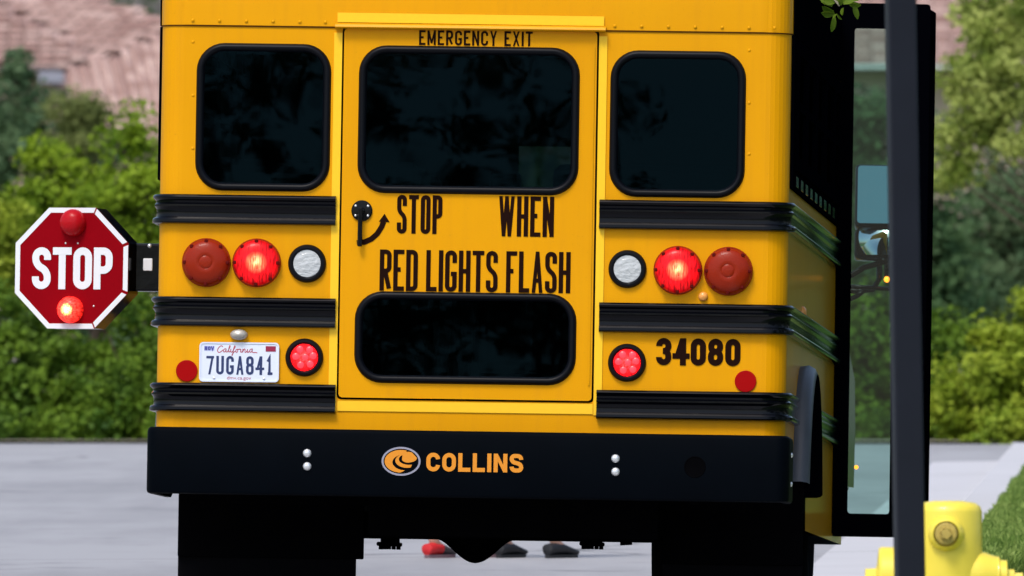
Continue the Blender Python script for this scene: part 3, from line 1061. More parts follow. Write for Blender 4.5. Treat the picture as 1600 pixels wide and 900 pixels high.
hb = base_at(1460, 312)
hr = empty('tile_roof_house', hb)
tag(hr, 'pinkish tile roofed house with a white eave board behind the yellow green tree', 'house')
roof_face(hr, [(1300, -40), (1640, -40), (1640, 100), (1300, 100)], 308, (1460, 60), 22, key='tile_low')
hw(1290, 1650, 101, 107, 306.4, 306.9, M['fascia'], 'fascia', hr)
hw(1290, 1650, 107, 111, 306.5, 307.2, M['eave'], 'soffit', hr)
hw(1300, 1640, 111, 420, 307.4, 312, M['stucco'], 'wall', hr)

# ------------------------------------------------------------------ the school bus
ROLL, YAW, PITCH = 0.8, -3.58, -2.0        # leans to the kerb, heads a little right, nose down
BUS_ROT = (R(PITCH), R(ROLL), R(YAW))
bus = empty('school_bus', ((727.4 - 800) * 60 / F, 60, 0), BUS_ROT)
tag(bus, 'yellow school bus seen from behind with red lamps lit and its stop sign out', 'school bus')
BM = Matrix.Translation(bus.location) @ Euler(BUS_ROT).to_matrix().to_4x4()
BI = BM.inverted()
PX = 440.0
cR, sR = math.cos(R(ROLL)), math.sin(R(ROLL))


def B(px, py):
    """a point measured on the flat rear of the bus -> (x, z) in bus metres."""
    dx, dy = px - 738, py - 400
    u, v = dx * cR + dy * sR, -dx * sR + dy * cR
    return u / PX, (998 - 400 - v) / PX


def Brect(x0, y0, x1, y1):
    """edges measured at mid-side -> x0,x1,z0,z1"""
    cx, cz = B((x0 + x1) / 2, (y0 + y1) / 2)
    w_, h_ = (x1 - x0) / PX, (y1 - y0) / PX
    return cx, cz, w_, h_


def W(px, py, d):
    return BI @ at(px, py, d)


HW = 1.122            # half width
CR = 0.085            # corner radius
ZS, ZC, ZT = 0.43, 2.36, 2.78
LEN = 4.85            # body length behind the cab
Z_REAR = .70


def arc(cx, cy, r, a0, a1, n):
    return [((cx + r * math.cos(R(a0 + (a1 - a0) * k / n)), cy + r * math.sin(R(a0 + (a1 - a0) * k / n)))) for k in range(n + 1)]


# window layout on the rear (centre x, centre z, w, h) of the glass opening
WIN = {
    'l': Brect(308, 70, 513, 295), 'r': Brect(957, 82, 1163, 305),
    'c': Brect(563, 75, 903, 300), 'b': Brect(558, 460, 899, 597),
}
# measured corners already lean with the bus, so sizes shrink by what the lean adds
dcx, dcz, dw_, dh_ = Brect(532, 43, 932, 627)
DOOR = rrect(dcx, dcz, 0.901, 1.312, .012, 2)

bparts = []
# rear sheet with openings for the two windows and the door
xe = HW - CR
rear_out = [(-xe, Z_REAR), (xe, Z_REAR), (xe, ZC), (-xe, ZC)]
holes = [rrect(*WIN['l'], .085), rrect(*WIN['r'], .085), rrect(dcx, dcz, .915, 1.326, .014, 2)]
bparts.append(plate([rear_out] + holes, lambda a, b: (a, 0, b)))
# corner posts
for s in (1, -1):
    A_ = arc(s * xe, CR, CR, 270, 360 if s > 0 else 180, 8)
    V = [(x, y, z) for z in (Z_REAR, ZC) for x, y in A_]
    n = len(A_)
    bparts.append((V, [((i, i + 1, n + i + 1, n + i) if s > 0 else (i + 1, i, n + i, n + i + 1)) for i in range(n - 1)]))
# sides with window openings and, on the kerb side, the entry doorway; wheel arch cut
WY = [(.30, 1.00), (1.06, 1.76), (1.82, 2.52), (2.58, 3.28), (3.34, 3.84)]
WZ = (1.72, 2.125)
DY = (3.98, 4.70)
ARC_Y, ARC_R = 1.22, .53
for s in (1, -1):
    arch = [(ARC_Y + ARC_R * math.cos(R(a)), max(ZS, .42 + ARC_R * math.sin(R(a)))) for a in range(180, -1, -15)]
    out = [(CR, .60)] + [p for p in arch if not (p[0] < ARC_Y and p[1] < .60)] + [(LEN, ZS), (LEN, ZC), (CR, ZC)]
    hs = [[(a, WZ[0]), (b_, WZ[0]), (b_, WZ[1]), (a, WZ[1])] for a, b_ in WY]
    if s > 0: hs.append([(DY[0], .46), (DY[1], .46), (DY[1], 2.34), (DY[0], 2.34)])
    else: hs.append([(4.0, WZ[0]), (4.7, WZ[0]), (4.7, WZ[1]), (4.0, WZ[1])])
    bparts.append(plate([out] + hs, (lambda a, b, s=s: (s * HW, a, b)), flip=s < 0))
# lower rear corner below the bumper line is open; front bulkhead with the walk-through opening
bparts.append(plate([[(-HW, ZS), (HW, ZS), (HW, ZC), (-HW, ZC)], [(-.14, 1.55), (.06, 1.55), (.06, 1.98), (-.14, 1.98)]], lambda a, b: (a, LEN, b), flip=True))
mesh('body', join(*bparts), M['yellow'], bus)
mesh('interior_floor', box(-HW + .02, HW - .02, .06, LEN - .02, .66, .70), M['under'], bus)

# roof: rings shrinking upward
def ring(inset, z):
    r = CR + .03
    P = []
    for (cx, cy, a0) in ((HW - inset - r, r + inset * .55, 270), (HW - inset - r, LEN - r, 0), (-HW + inset + r, LEN - r, 90), (-HW + inset + r, r + inset * .55, 180)):
        P += [(x, y, z) for x, y in arc(cx, cy, r, a0, a0 + 90, 6)]
    return P
rings = [ring(-.006, 2.17), ring(-.006, ZC)] + [ring(-.006 + .40 * (1 - math.cos(R(a))), ZC + .42 * math.sin(R(a))) for a in (12, 24, 36, 48, 60, 72, 84, 90)]
n = len(rings[0])
RV = [p for r_ in rings for p in r_]
RF = [(i * n + k, i * n + (k + 1) % n, (i + 1) * n + (k + 1) % n, (i + 1) * n + k) for i in range(len(rings) - 1) for k in range(n)]
RF.append(tuple((len(rings) - 1) * n + k for k in range(n)))
# thickness lip at the lower edge of the roof cap
m0 = len(RV)
RV += ring(.0, 2.17)
RF += [(k, m0 + k, m0 + (k + 1) % n, (k + 1) % n) for k in range(n)]
# tilt the seam so that it follows the measured seam line
mesh('roof_cap', (RV, RF), M['yellow'], bus, smooth=35)

mesh('seam_sealant', sweep([((x, y), ((x + xe) / CR, (y - CR) / CR)) for x, y in arc(-xe, CR, CR, 180, 270, 6)] + [((x, y), ((x - xe) / CR, (y - CR) / CR)) for x, y in arc(xe, CR, CR, 270, 360, 6)], [(0, 2.1645), (.004, 2.1645), (.005, 2.1690), (0, 2.1690)]), M['sealant'], bus)
# rivets along the roof seam
rv = lathe([(.0060, 0), (.0055, .0012), (.0030, .0022), (0, .0025)], 10)
rme = None
def rivet(x, z, y=-.006, parent=bus):
    global rme
    if rme is None:
        o = mesh('rivet', rv, M['yellow'], parent, smooth=True); rme = o.data
    else:
        o = link('rivet', rme, parent)
    o.location = (x, y, z)
for px in (300, 342, 384, 426, 468, 508, 962, 1004, 1046, 1088, 1130, 1172, 1212):
    x_, z_ = B(px, 0); rivet(x_, 2.185)
for (px, py) in ((300, 64), (300, 148), (300, 231), (1172, 78), (1172, 160), (1172, 240)):
    x_, z_ = B(px, py); rivet(x_, z_, 0)

# drip rail and bright tape over the door
x0, _ = B(524, 40); x1, _ = B(948, 40)
drip = sweep([((x0, -.006), (0, -1)), ((x1, -.006), (0, -1))], [(0, 2.163), (.028, 2.163), (.034, 2.168), (.030, 2.176), (.012, 2.180), (0, 2.183)])
mesh('drip_rail', drip, M['yellow'], bus)
for px in (548, 590, 632, 674, 716, 758, 800, 842, 884, 924):
    x_, z_ = B(px, 0); rivet(x_, 2.191)


def tape(px0, py0, px1, py1, y, w_, name='reflective_tape', vertical=False):
    a, b_ = B(px0, py0), B(px1, py1)
    d_ = (Vector(b_) - Vector(a)).normalized(); nn = Vector((-d_.y, d_.x)) * w_ / 2
    a, b_ = Vector(a), Vector(b_)
    L = [tuple(a - nn), tuple(b_ - nn), tuple(b_ + nn), tuple(a + nn)]
    return mesh(name, slab([L], y, y + .003), M['tape'], bus)


tape(527, 26, 945, 32.5, -.0095, 15 / PX)
mesh('reflective_tape', slab([[(dcx - .4865, .80), (dcx - .4575, .80), (dcx - .4575, 2.148), (dcx - .4865, 2.148)]], -.004, .001), M['tape'], bus)
mesh('reflective_tape', slab([[(dcx + .4575, .80), (dcx + .4865, .80), (dcx + .4865, 2.148), (dcx + .4575, 2.148)]], -.004, .001), M['tape'], bus)
tape(528, 634, 928, 639, -.004, 16 / PX)

# emergency door
ed = empty('emergency_door', (0, 0, 0), parent=bus)
mesh('door_panel', slab([DOOR, rrect(*WIN['c'], .085), rrect(*WIN['b'], .085)], -.008, .035), M['yellow'], ed)


def gasket(win, y, parent, wd=.021, hh=.014):
    P = rrect(win[0], win[1], win[2] - .014, win[3] - .014, .085, 8)
    prof = [(-wd / 2 - .004, .0), (-wd / 2, .008), (-wd * .22, hh), (wd * .22, hh), (wd / 2, .008), (wd / 2 + .004, 0)]
    n = len(P); V = []
    for i, p in enumerate(P):
        a, b_ = Vector(P[i - 1]), Vector(P[(i + 1) % n])
        t_ = (b_ - a).normalized(); nr = Vector((t_.y, -t_.x))
        for o_, h_ in prof:
            V.append((p[0] + nr.x * o_, y - h_, p[1] + nr.y * o_))
    k = len(prof)
    Fc = [(i * k + q, ((i + 1) % n) * k + q, ((i + 1) % n) * k + q + 1, i * k + q + 1) for i in range(n) for q in range(k - 1)]
    return mesh('gasket', (V, Fc), M['rubber'], parent, smooth=50)


def window(win, y, parent, name='window'):
    P = rrect(win[0], win[1], win[2] - .012, win[3] - .012, .078, 8)
    return mesh(name, slab([P], y + .004, y + .010), M['pane'], parent)


for k in ('l', 'r'):
    wo = window(WIN[k], 0, bus)
    gasket(WIN[k], 0, wo)
for k in ('c', 'b'):
    window(WIN[k], -.008, ed, 'window_pane')
    gasket(WIN[k], -.008, ed)


def rear3(y):
    return lambda a, b, e=0.0: (a, y - e, b)


def lettering(txt, px0, py0, px1, py1, sw, m, parent, y, **kw):
    (xa, za), (xb, zb) = B(px0, (py0 + py1) / 2), B(px1, (py0 + py1) / 2)
    zc = (za + zb) / 2
    hh = (py1 - py0) / PX
    for vf in strokes_text(txt, xa, xb, zc - hh / 2, zc + hh / 2, sw / PX, rear3(y), **kw): mesh('digit' if txt[0].isdigit() else 'letter', vf, m, parent)


YD = -.0095
lettering('EMERGENCY EXIT', 655, 47.5, 833, 70.5, 3.3, M['decal'], ed, YD, gap=3.0 / PX, space=.75)
lettering('STOP', 621, 304.5, 692, 365, 6.6, M['decal'], ed, YD, gap=3.2 / PX)
lettering('WHEN', 780, 306.5, 867, 369.5, 6.8, M['decal'], ed, YD, gap=3.2 / PX)
lettering('RED LIGHTS FLASH', 594, 391.5, 893, 456, 7.0, M['decal'], ed, YD, gap=3.0 / PX, space=.62)

# outside handle: round plate with four screws and a lever, and the printed turning arrow
hx, hz = B(566, 329)
hp = mesh('handle_plate', lathe([(.0375, 0), (.0375, .006), (.034, .009), (.012, .010), (.010, .020), (0, .022)], 32), M['black'], ed, smooth=30)
hp.location = (hx, -.008, hz)
sme = None
for a in (38, 142, 218, 322):
    o = mesh('screw', lathe([(.0048, 0), (.0045, .002), (.0025, .0035), (0, .004)], 10), M['galv'], ed, smooth=True) if sme is None else link('screw', sme, ed)
    sme = o.data
    o.location = (hx + .028 * math.cos(R(a)), -.016, hz + .028 * math.sin(R(a)))
lv = box(-.0085, .0085, -.030, -.018, -.128, .012, .004)
o = mesh('handle_lever', lv, M['black'], ed); o.location = (hx - .004, -.008, hz)
ca = Vector(B(566, 330))
e0, e1 = Vector(B(561, 379)), Vector(B(600, 352))
pts = [Vector(B(px, py)) for px, py in ((558, 379), (570, 378), (581, 373), (590, 365), (597, 354), (600, 346))]
fine = []
for i in range(len(pts) - 1):
    for t_ in range(4): fine.append(pts[i].lerp(pts[i + 1], t_ / 4))
fine.append(pts[-1])
ar = ribbon2(fine, 8.5 / PX, rear3(YD))
hd = [Vector(B(*p)) for p in ((592.5, 346), (609.5, 347), (601.5, 333.5))]
ar = join(ar, ([(p.x, YD - .0004, p.y) for p in hd], [(0, 1, 2)]))
mesh('arrow_decal', ar, M['decal'], ed)
# hinges side: slim strip on the door's right edge
hgx = dcx + .437
mesh('hinge', slab([[(hgx, dcz - .60), (hgx + .006, dcz - .60), (hgx + .006, dcz + .60), (hgx, dcz + .60)]], -.0125, -.006), M['yellow'], ed)

# rub rails: ribbed black bands round both rear corners and along the sides
def rail_prof(z0, h_):
    q = [(0, 0), (.020, .0), (.033, .03), (.036, .07), (.035, .15), (.030, .20), (.017, .24), (.015, .30), (.015, .48), (.018, .54), (.026, .60), (.026, .66), (.018, .72), (.019, .79), (.031, .86), (.035, .915), (.033, .95), (.024, 1.0), (0, 1.0)]
    return [(o_ * .72, z0 + t_ * h_) for o_, t_ in q]


def rail(xstart, zlo, h_, s, yend):
    path = [((xstart, 0), (0, -1))]
    path += [((s * xe * .6 + xstart * .4, 0), (0, -1))]
    for x, y in arc(s * xe, CR, CR, 270, 360 if s > 0 else 180, 8):
        nx, ny = (x - s * xe) / CR, (y - CR) / CR
        path.append(((x, y), (nx, ny)))
    path2 = path + [((s * HW, ARC_Y - .56), (s, 0))] if zlo < .95 else path + [((s * HW, yend), (s, 0))]
    if zlo < .95:
        mesh('rub_rail', sweep([((s * HW, ARC_Y + .56), (s, 0)), ((s * HW, yend), (s, 0))], rail_prof(zlo, h_)), M['black'], bus, smooth=28)
    return mesh('rub_rail', sweep(path2, rail_prof(zlo, h_)), M['black'], bus, smooth=28)


for (pyl, pyr, h_) in ((331, 337.5, 46), (491.5, 498.5, 46.5), (625.5, 634.5, 45)):
    xa, za = B(525, pyl)
    rail(xa, za - h_ / PX / 2 + .004, h_ / PX, -1, LEN)
    xa, za = B(938 if pyl < 600 else 934, pyr - 3.0)
    rail(xa, za - h_ / PX / 2, h_ / PX, 1, DY[0] - .03)


# ---- lamps
def lamp8(px, py, lit):
    """seven inch dome warning lamp."""
    x_, z_ = B(px, py)
    o = mesh('warning_light', lathe([(.087, 0), (.087, .012), (.084, .017), (.082, .017)], 40), M['lens_off'], bus, smooth=40)
    o.location = (x_, -.001, z_)
    l_ = mesh('lens', lathe([(.0825, .012), (.081, .022), (.074, .033), (.060, .041), (.040, .046), (.0255, .048), (.0235, .0465), (.0225, .0475), (.012, .049), (0, .0495)], 40), M['lens_on' if lit else 'lens_off'], o, smooth=60)
    for a in (90, 132, 48, 0, 180, 270, 228, 312):
        t_ = mesh('lens_tab', box(-.006, .006, -.030, -.010, -.006, .006, .002, 1), M['lens_tab'], o)
        t_.location = (.0765 * math.cos(R(a)), -.006, .0765 * math.sin(R(a)))
    return o


lamp8(322, 410, False); lamp8(401, 410.5, True)
lamp8(1061, 422, True); lamp8(1140, 423.5, False)


def lamp4(px, py, kind):
    x_, z_ = B(px, py)
    name = 'tail_light' if kind == 'tail' else 'reversing_light'
    o = mesh(name, lathe([(.068, 0), (.067, .008), (.062, .014), (.055, .015), (.0495, .010), (.0485, .004)], 40), M['rubber'], bus, smooth=40)
    o.location = (x_, -.001, z_)
    mesh('lens', lathe([(.0495, .004), (.0485, .009), (.030, .0115), (0, .012)], 36), M['led_red' if kind == 'tail' else 'lens_clear'], o, smooth=50)
    if kind == 'tail':
        dm = None
        for (u, v) in ((-.015, .028), (.019, .027), (-.029, .003), (.004, .001), (.031, .006), (-.012, -.026), (.021, -.023)):
            q = mesh('diode', lathe([(.0135, .0100), (.010, .0130), (.004, .0142), (0, .0145)], 14), M['diode'], o, smooth=True) if dm is None else link('diode', dm, o)
            dm = q.data
            q.location = (u, 0, v)
    return o


lamp4(480, 411.5, 'clear'); lamp4(982, 420, 'clear')
lamp4(476, 558.5, 'tail'); lamp4(981.5, 566.5, 'tail')

for px, py, r_ in ((291.5, 579.5, 17), (1167, 595.5, 17)):
    x_, z_ = B(px, py)
    o = mesh('reflector', lathe([(r_ / PX, 0), (r_ / PX, .0035), (r_ / PX - .0015, .0045), (0, .0047)], 32), M['reflector'], bus, smooth=25)
    o.location = (x_, -.001, z_)
x_, z_ = B(1100.5, 463)
o = mesh('marker_or_glint', lathe([(.017, 0), (.016, .006), (.011, .011), (0, .013)], 20), M['amber'], bus, smooth=True); o.location = (x_, -.001, z_)

# number plate with its lamp
px_, pz_ = B(374, 566)
lp = empty('license_plate', (px_, -.006, pz_), (0, R(-.2), 0), parent=bus)
LW, LH = 125 / PX, 62 / PX
mesh('plate', slab([rrect(0, 0, LW, LH, .014, 4)], -.003, .003), M['platewhite'], lp)
mesh('plate_rim', join(slab([rrect(0, 0, LW, LH, .014, 4), rrect(0, 0, LW - .010, LH - .010, .011, 4)], -.0055, .0)), M['platewhite'], lp)
def pl3(a, b, e=0.0): return (a, -.0036 - e, b)
for vf in strokes_text('7UGA841', -LW / 2 + 11 / PX, LW / 2 - 10 / PX, -19.5 / PX, 9.5 / PX, 4.1 / PX, pl3, gap=3.6 / PX): mesh('plate_character', vf, M['plateblue'], lp)
MT = Matrix.Rotation(R(90), 4, 'X')
# script state name drawn as one running hand
scr = []
def sc_(*p): scr.append(ribbon2(round_path([(a, b, 1) for a, b in p], .6), .26, lambda a, b, e=0: pl3((a - 8.1) * .0106 + .004, (b) * .0118 + .0445 - .006, 0.0)))
sc_((2.2, 1.3), (1.7, 1.75), (.7, 1.1), (.3, .1), (.8, -.5), (1.7, -.1), (2.2, .4))
sc_((3.2, .75), (2.6, .7), (2.3, .0), (2.8, -.35), (3.25, .3), (3.3, .8)); sc_((3.3, .8), (3.2, -.1), (3.6, -.35), (4.0, .2))
sc_((3.9, 0), (4.7, 1.5), (4.5, 1.8), (4.1, .6), (4.2, -.35), (4.7, .0)); sc_((4.9, .75), (4.8, -.1), (5.1, -.35), (5.6, .1))
sc_((5.4, -.2), (6.4, 1.4), (6.2, 1.8), (5.8, .9), (5.5, -1.1), (5.2, -1.3), (5.6, -.5), (6.4, .1))
sc_((7.1, .7), (6.6, .5), (6.5, -.2), (6.95, -.35), (7.3, .2), (7.0, .7), (7.7, .6)); sc_((7.9, .8), (7.8, .6), (8.3, .7), (8.1, -.1), (8.4, -.35), (8.8, .1))
sc_((8.9, .75), (8.9, -.35)); sc_((8.9, -.1), (9.3, .75), (9.7, .7), (9.6, -.2), (9.9, -.35), (10.3, .2))
sc_((10.5, .75), (10.4, -.2), (10.7, -.35), (11.1, .1)); sc_((12.0, .75), (11.4, .7), (11.1, 0), (11.6, -.35), (12.05, .3), (12.1, .8), (12.0, -.1), (12.4, -.35), (13.0, -.25), (13.8, -.4))
mesh('state_script', join(*scr), M['platered'], lp)
mesh('month_sticker', slab([[(-LW / 2 + .017, .040), (-LW / 2 + .053, .040), (-LW / 2 + .053, .057), (-LW / 2 + .017, .057)]], -.0034, -.002), M['stickerbg'], lp)
mesh('month_lettering', join(*strokes_text('NO', -LW / 2 + .018, -LW / 2 + .040, .041, .0555, .0042, pl3, gap=.002),
     ribbon2([Vector((-LW / 2 + .042, .0555)), Vector((-LW / 2 + .0465, .0425)), Vector((-LW / 2 + .051, .0555))], .004, pl3)), M['stickerblue'], lp)
mesh('year_sticker', slab([[(LW / 2 - .048, .039), (LW / 2 - .012, .039), (LW / 2 - .012, .058), (LW / 2 - .048, .058)]], -.0042, -.002), M['sticker'], lp)
builtin_text('dmv.ca.gov', .017, M['platered'], 'plate_small_print', lp, Matrix.Translation((0, -.0038, -.0565)) @ MT, 1.15)
bme = None
for sx in (-1, 1):
    o = mesh('plate_bolt', lathe([(.005, 0), (.0045, .002), (0, .003)], 10), M['galv'], lp, smooth=True) if bme is None else link('plate_bolt', bme, lp)
    bme = o.data; o.location = (sx * .089, -.003, -.0575)
x_, z_ = B(373.5, 523)
o = mesh('plate_lamp', xf(lathe([(.031, 0), (.031, .012), (.028, .022), (.020, .029), (0, .033)], 28), Matrix.Diagonal((1, 1, .62, 1))), mat('warm_grey_metal', (.46, .43, .38), .35, metal=.3), bus, smooth=40)
o.location = (x_, -.001, z_)

lettering('34080', 1027, 528.5, 1159, 571, 9.4, M['decal'], bus, -.002, gap=3.2 / PX)

# bumper, wrapped a little round both corners
xa, _ = B(232.5, 720); xb, _ = B(1238, 730)
bx0, bx1 = xa, xb
zt = B(735, 675)[1]; zb = B(735, 779)[1]
bc = (bx0 + bx1) / 2; bh = (bx1 - bx0) / 2
prof = [(-.02, zb), (.0, zb), (.007, zb + .004), (.010, zb + .012), (.010, zt - .016), (.007, zt - .006), (.0, zt), (-.02, zt + .001), (-.12, zt + .001)]
br = .05
path = [((bc - bh, .62), (-1, 0))]
path += [((x, y), ((x - (bc - bh + br)) / br, (y - (-.13 + br)) / br)) for x, y in arc(bc - bh + br, -.13 + br, br, 180, 270, 6)]
path += [((x, y), ((x - (bc + bh - br)) / br, (y - (-.13 + br)) / br)) for x, y in arc(bc + bh - br, -.13 + br, br, 270, 360, 6)]
path += [((bc + bh, .16), (1, 0))]
bp_ = empty('bumper', (0, 0, 0), parent=bus)
path = [((p[0] - n_[0] * .010, p[1] - n_[1] * .010), n_) for p, n_ in path]
mesh('bumper_beam', sweep(path, prof), M['bumper'], bp_, smooth=30)
YB = -.13
blt = None
for px, py in ((485, 709.5), (485, 730), (967, 717.5), (967, 738)):
    x_, z_ = B(px, py)
    o = mesh('bolt', lathe([(.0155, -.002), (.0150, .003), (.0115, .008), (.006, .0105), (0, .011)], 18), M['galv'], bp_, smooth=True) if blt is None else link('bolt', blt, bp_)
    blt = o.data; o.location = (x_, YB, z_)
for zz in (zt - .065, zt - .168):
    o = link('bolt', blt, bp_); o.location = (bc + bh, .02, zz); o.rotation_euler = (0, 0, R(90)); o.scale = (.6, .6, .6)
x_, z_ = B(1091, 730.5)
o = mesh('tow_hole', lathe([(.039, -.0004), (.037, .002), (.034, .0015), (.033, .0004), (0, .0003)], 28), M['under'], bp_, smooth=30); o.location = (x_, YB, z_)
# maker's emblem: oval ring, and three sweeps
ex, ez = B(632, 722)
em = empty('emblem', (ex, YB - .001, ez), parent=bus)
em.parent = bp_
def ell(rx, rz, n=48): return [(rx * math.cos(2 * math.pi * k / n), rz * math.sin(2 * math.pi * k / n)) for k in range(n)]
er = mesh('emblem_ring', slab([ell(30.5 / PX, 22.5 / PX), ell(27.5 / PX, 19.6 / PX)], -.002, .001), M['silver'], bp_)
bpy.data.objects.remove(em)
er.location = (ex, YB - .001, ez)
def crescent(pts): return [(a / PX, -b / PX) for a, b in pts]
def ellarc(cx, cy, rx, ry, a0, a1, n=18): return [(cx + rx * math.cos(R(a0 + (a1 - a0) * k / n)), cy + ry * math.sin(R(a0 + (a1 - a0) * k / n))) for k in range(n + 1)]
c1 = ellarc(0, 0, 25.5, 17.5, -75, -265) + ellarc(5, -.5, 19.5, 13.5, -262, -85)[0:]
c2 = ellarc(5, -2, 19, 11.5, -75, -290)[4:] + ellarc(9, -4, 16, 9.5, -292, -100)
c3 = ellarc(10.5, -5.5, 13.5, 8.5, -90, -262)[:10] + ellarc(11, -6, 12, 7, -180, -340) + [(24.5, -6)]
mesh('emblem_sweep', plate([crescent(ellarc(0, 0, 25.8, 17.8, -70, -268, 24) + ellarc(7, 1.5, 20.5, 12.6, -268, -95, 24))], lambda a, b: (ex + a, YB - .0022, ez + b)), M['logo'], bp_)
mesh('emblem_sweep', plate([crescent(ellarc(9, -1, 18, 11, -100, -290, 24) + ellarc(12, -3.2, 15.5, 8.6, -290, -105, 24))], lambda a, b: (ex + a, YB - .0024, ez + b)), M['logo'], bp_)
mesh('emblem_sweep', plate([crescent([(2, -9)] + ellarc(11, -6, 12.5, 9, -150, -60, 8) + ellarc(10, -5, 14.5, 6.8, -10, 75, 8) + ellarc(11, -4, 10, 6, 90, 165, 6))], lambda a, b: (ex + a, YB - .0026, ez + b)), M['logo'], bp_)
lettering('COLLINS', 671.5, 709.5, 823, 738.5, 6.4, M['logo'], bp_, YB - .0020, gap=3.6 / PX)

# ---- underbody
def gz(x, y):   # height of the street in bus coordinates
    return x * math.tan(R(ROLL)) - y * math.tan(R(PITCH))


zl = B(735, 842)[1]
fr = empty('chassis', (0, 0, 0), parent=bus)
mesh('frame_rail', box(-.44, -.36, .05, 5.6, .60, .69, .008), M['under'], fr)
mesh('frame_rail', box(.36, .44, .05, 5.6, .60, .69, .008), M['under'], fr)
mesh('cross_member', box(-.38, .66, .35, .72, zl + .01, zb + .16, .02), M['under'], fr)
mesh('tow_plate', box(-1.02, 1.02, .02, .30, zb + .005, Z_REAR + .0, .01), M['under'], fr)
mesh('fuel_tank', box(-.62, .66, 2.0, 3.3, .55, .69, .05), M['under'], fr)
mesh('heat_shield', box(-1.0, 1.0, .45, .48, zl + .12, .69), M['under'], fr)
mesh('tail_pipe', tube([(.62, 3.2, .62), (.62, .9, .58), (.80, .5, .54), (.80, .12, .52)], .032, 12), M['under'], fr, smooth=True)
# axle with the round differential housing
axz = .375 + gz(0, ARC_Y)
ax = empty('rear_axle', (0, 0, 0), parent=bus)
mesh('axle_tube', xf(lathe([(.0, -1.0), (.048, -1.0), (.048, 1.0), (0, 1.0)], 20, 'x'), Matrix.Translation((0, ARC_Y, axz))), M['under'], ax, smooth=40)
dxc, dz0 = W(742, 880, 61.22).x, W(742, 880, 61.22).z
dr = axz - dz0
mesh('differential', xf(lathe([(.048 + (dr - .048) * math.cos(math.pi / 2 * k_ / 12) ** 1.5, .135 * k_ / 12) for k_ in range(-12, 13)], 28, 'x'), Matrix.Translation((dxc, ARC_Y, axz))), M['under'], ax, smooth=50)
for px in (608, 926):
    x_, z_ = W(px, 852, 61.2).x, W(px, 852, 61.2).z
    v = [box(x_ - .032, x_ + .032, ARC_Y - .05, ARC_Y + .05, z_ + .0, z_ + .14, .006), box(x_ - .045, x_ + .040, ARC_Y - .07, ARC_Y + .07, z_ - .003, z_ + .012, .006)]
    for k in range(-2, 3): v.append(xf(lathe([(.008, 0), (.008, .020), (0, .020)], 8, 'z'), Matrix.Translation((x_ + k * .016, ARC_Y - .06 + .02 * abs(k), z_ - .015))))
    mesh('spring_clamp', join(*v), M['under'], ax)
x_, z_ = W(979, 852, 61.1).x, W(979, 852, 61.1).z
mesh('shock_absorber', tube([(x_, ARC_Y - .12, z_ + .0), (x_ - .02, ARC_Y - .12, z_ + .3)], .022, 10), M['under'], ax, smooth=True)


def tyre_prof(r_, w_):
    h_ = w_ / 2
    q = [(r_ * .60, -h_ * .8), (r_ * .72, -h_), (r_ * .88, -h_), (r_ * .965, -h_ * .88), (r_ * .985, -h_ * .72)]
    for k in (-.62, -.30, .02, .34):
        q += [(r_, h_ * k), (r_, h_ * (k + .22)), (r_ - .010, h_ * (k + .235)), (r_ - .010, h_ * (k + .305))]
    q += [(r_, h_ * .68), (r_ * .985, h_ * .74), (r_ * .965, h_ * .88), (r_ * .88, h_), (r_ * .72, h_), (r_ * .60, h_ * .8)]
    return q


RT = .375
tme = rmm = None
for (x_, y_) in ((-.985 + .02, ARC_Y), (-.72, ARC_Y), (.72, ARC_Y), (.985 - .02, ARC_Y), (-.90, 4.70), (.90, 4.70)):
    wh = empty('wheel', (x_, y_, RT - .012 + gz(x_, y_)), parent=bus)
    t_ = mesh('tyre', lathe(tyre_prof(RT, .225), 48, 'x'), M['tyre'], wh, smooth=40) if tme is None else link('tyre', tme, wh)
    tme = t_.data
    t_ = mesh('rim', lathe([(.0, .02), (.06, .03), (.07, .05), (.10, .05), (.11, .0), (.19, .0), (.215, .07), (.235, .09), (.235, -.09), (.21, -.08), (0, -.06)], 32, 'x'), M['grey'], wh, smooth=40) if rmm is None else link('rim', rmm, wh)
    rmm = t_.data
    if x_ < 0: wh.rotation_euler = (0, 0, R(180))
# mud flaps behind the wheels
for (pa, pb) in ((276, 556), (1036, 1256)):
    xa_ = W(pa, 820, 60.72).x; xb_ = W(pb, 820, 60.72).x
    mesh('mud_flap', box(xa_, xb_, .72, .732, .075, zb + .12, .004, 1), M['tyre'], bus)
    mesh('flap_bracket', box(xa_, (xb_ + .028) if pa < 500 else xb_, .70, .718, B(300, 866)[1], zb + .15, .004, 1), M['under'], bus)

# flared wheel-arch rubber on both sides
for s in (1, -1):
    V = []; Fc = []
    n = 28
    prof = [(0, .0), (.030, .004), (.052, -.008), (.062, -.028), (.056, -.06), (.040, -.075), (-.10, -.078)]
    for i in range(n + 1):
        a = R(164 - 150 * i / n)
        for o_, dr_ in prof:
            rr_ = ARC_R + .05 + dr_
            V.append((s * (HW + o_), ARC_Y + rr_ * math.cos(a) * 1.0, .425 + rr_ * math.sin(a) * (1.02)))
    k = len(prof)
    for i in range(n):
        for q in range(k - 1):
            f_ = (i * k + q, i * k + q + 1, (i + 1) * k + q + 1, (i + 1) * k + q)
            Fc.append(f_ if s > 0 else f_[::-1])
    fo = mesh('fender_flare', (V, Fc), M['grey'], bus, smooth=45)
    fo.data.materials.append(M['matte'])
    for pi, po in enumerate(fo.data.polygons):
        if pi % (k - 1) >= 3: po.material_index = 1  # inner lip faces blackened, the arch's shade put into the colour

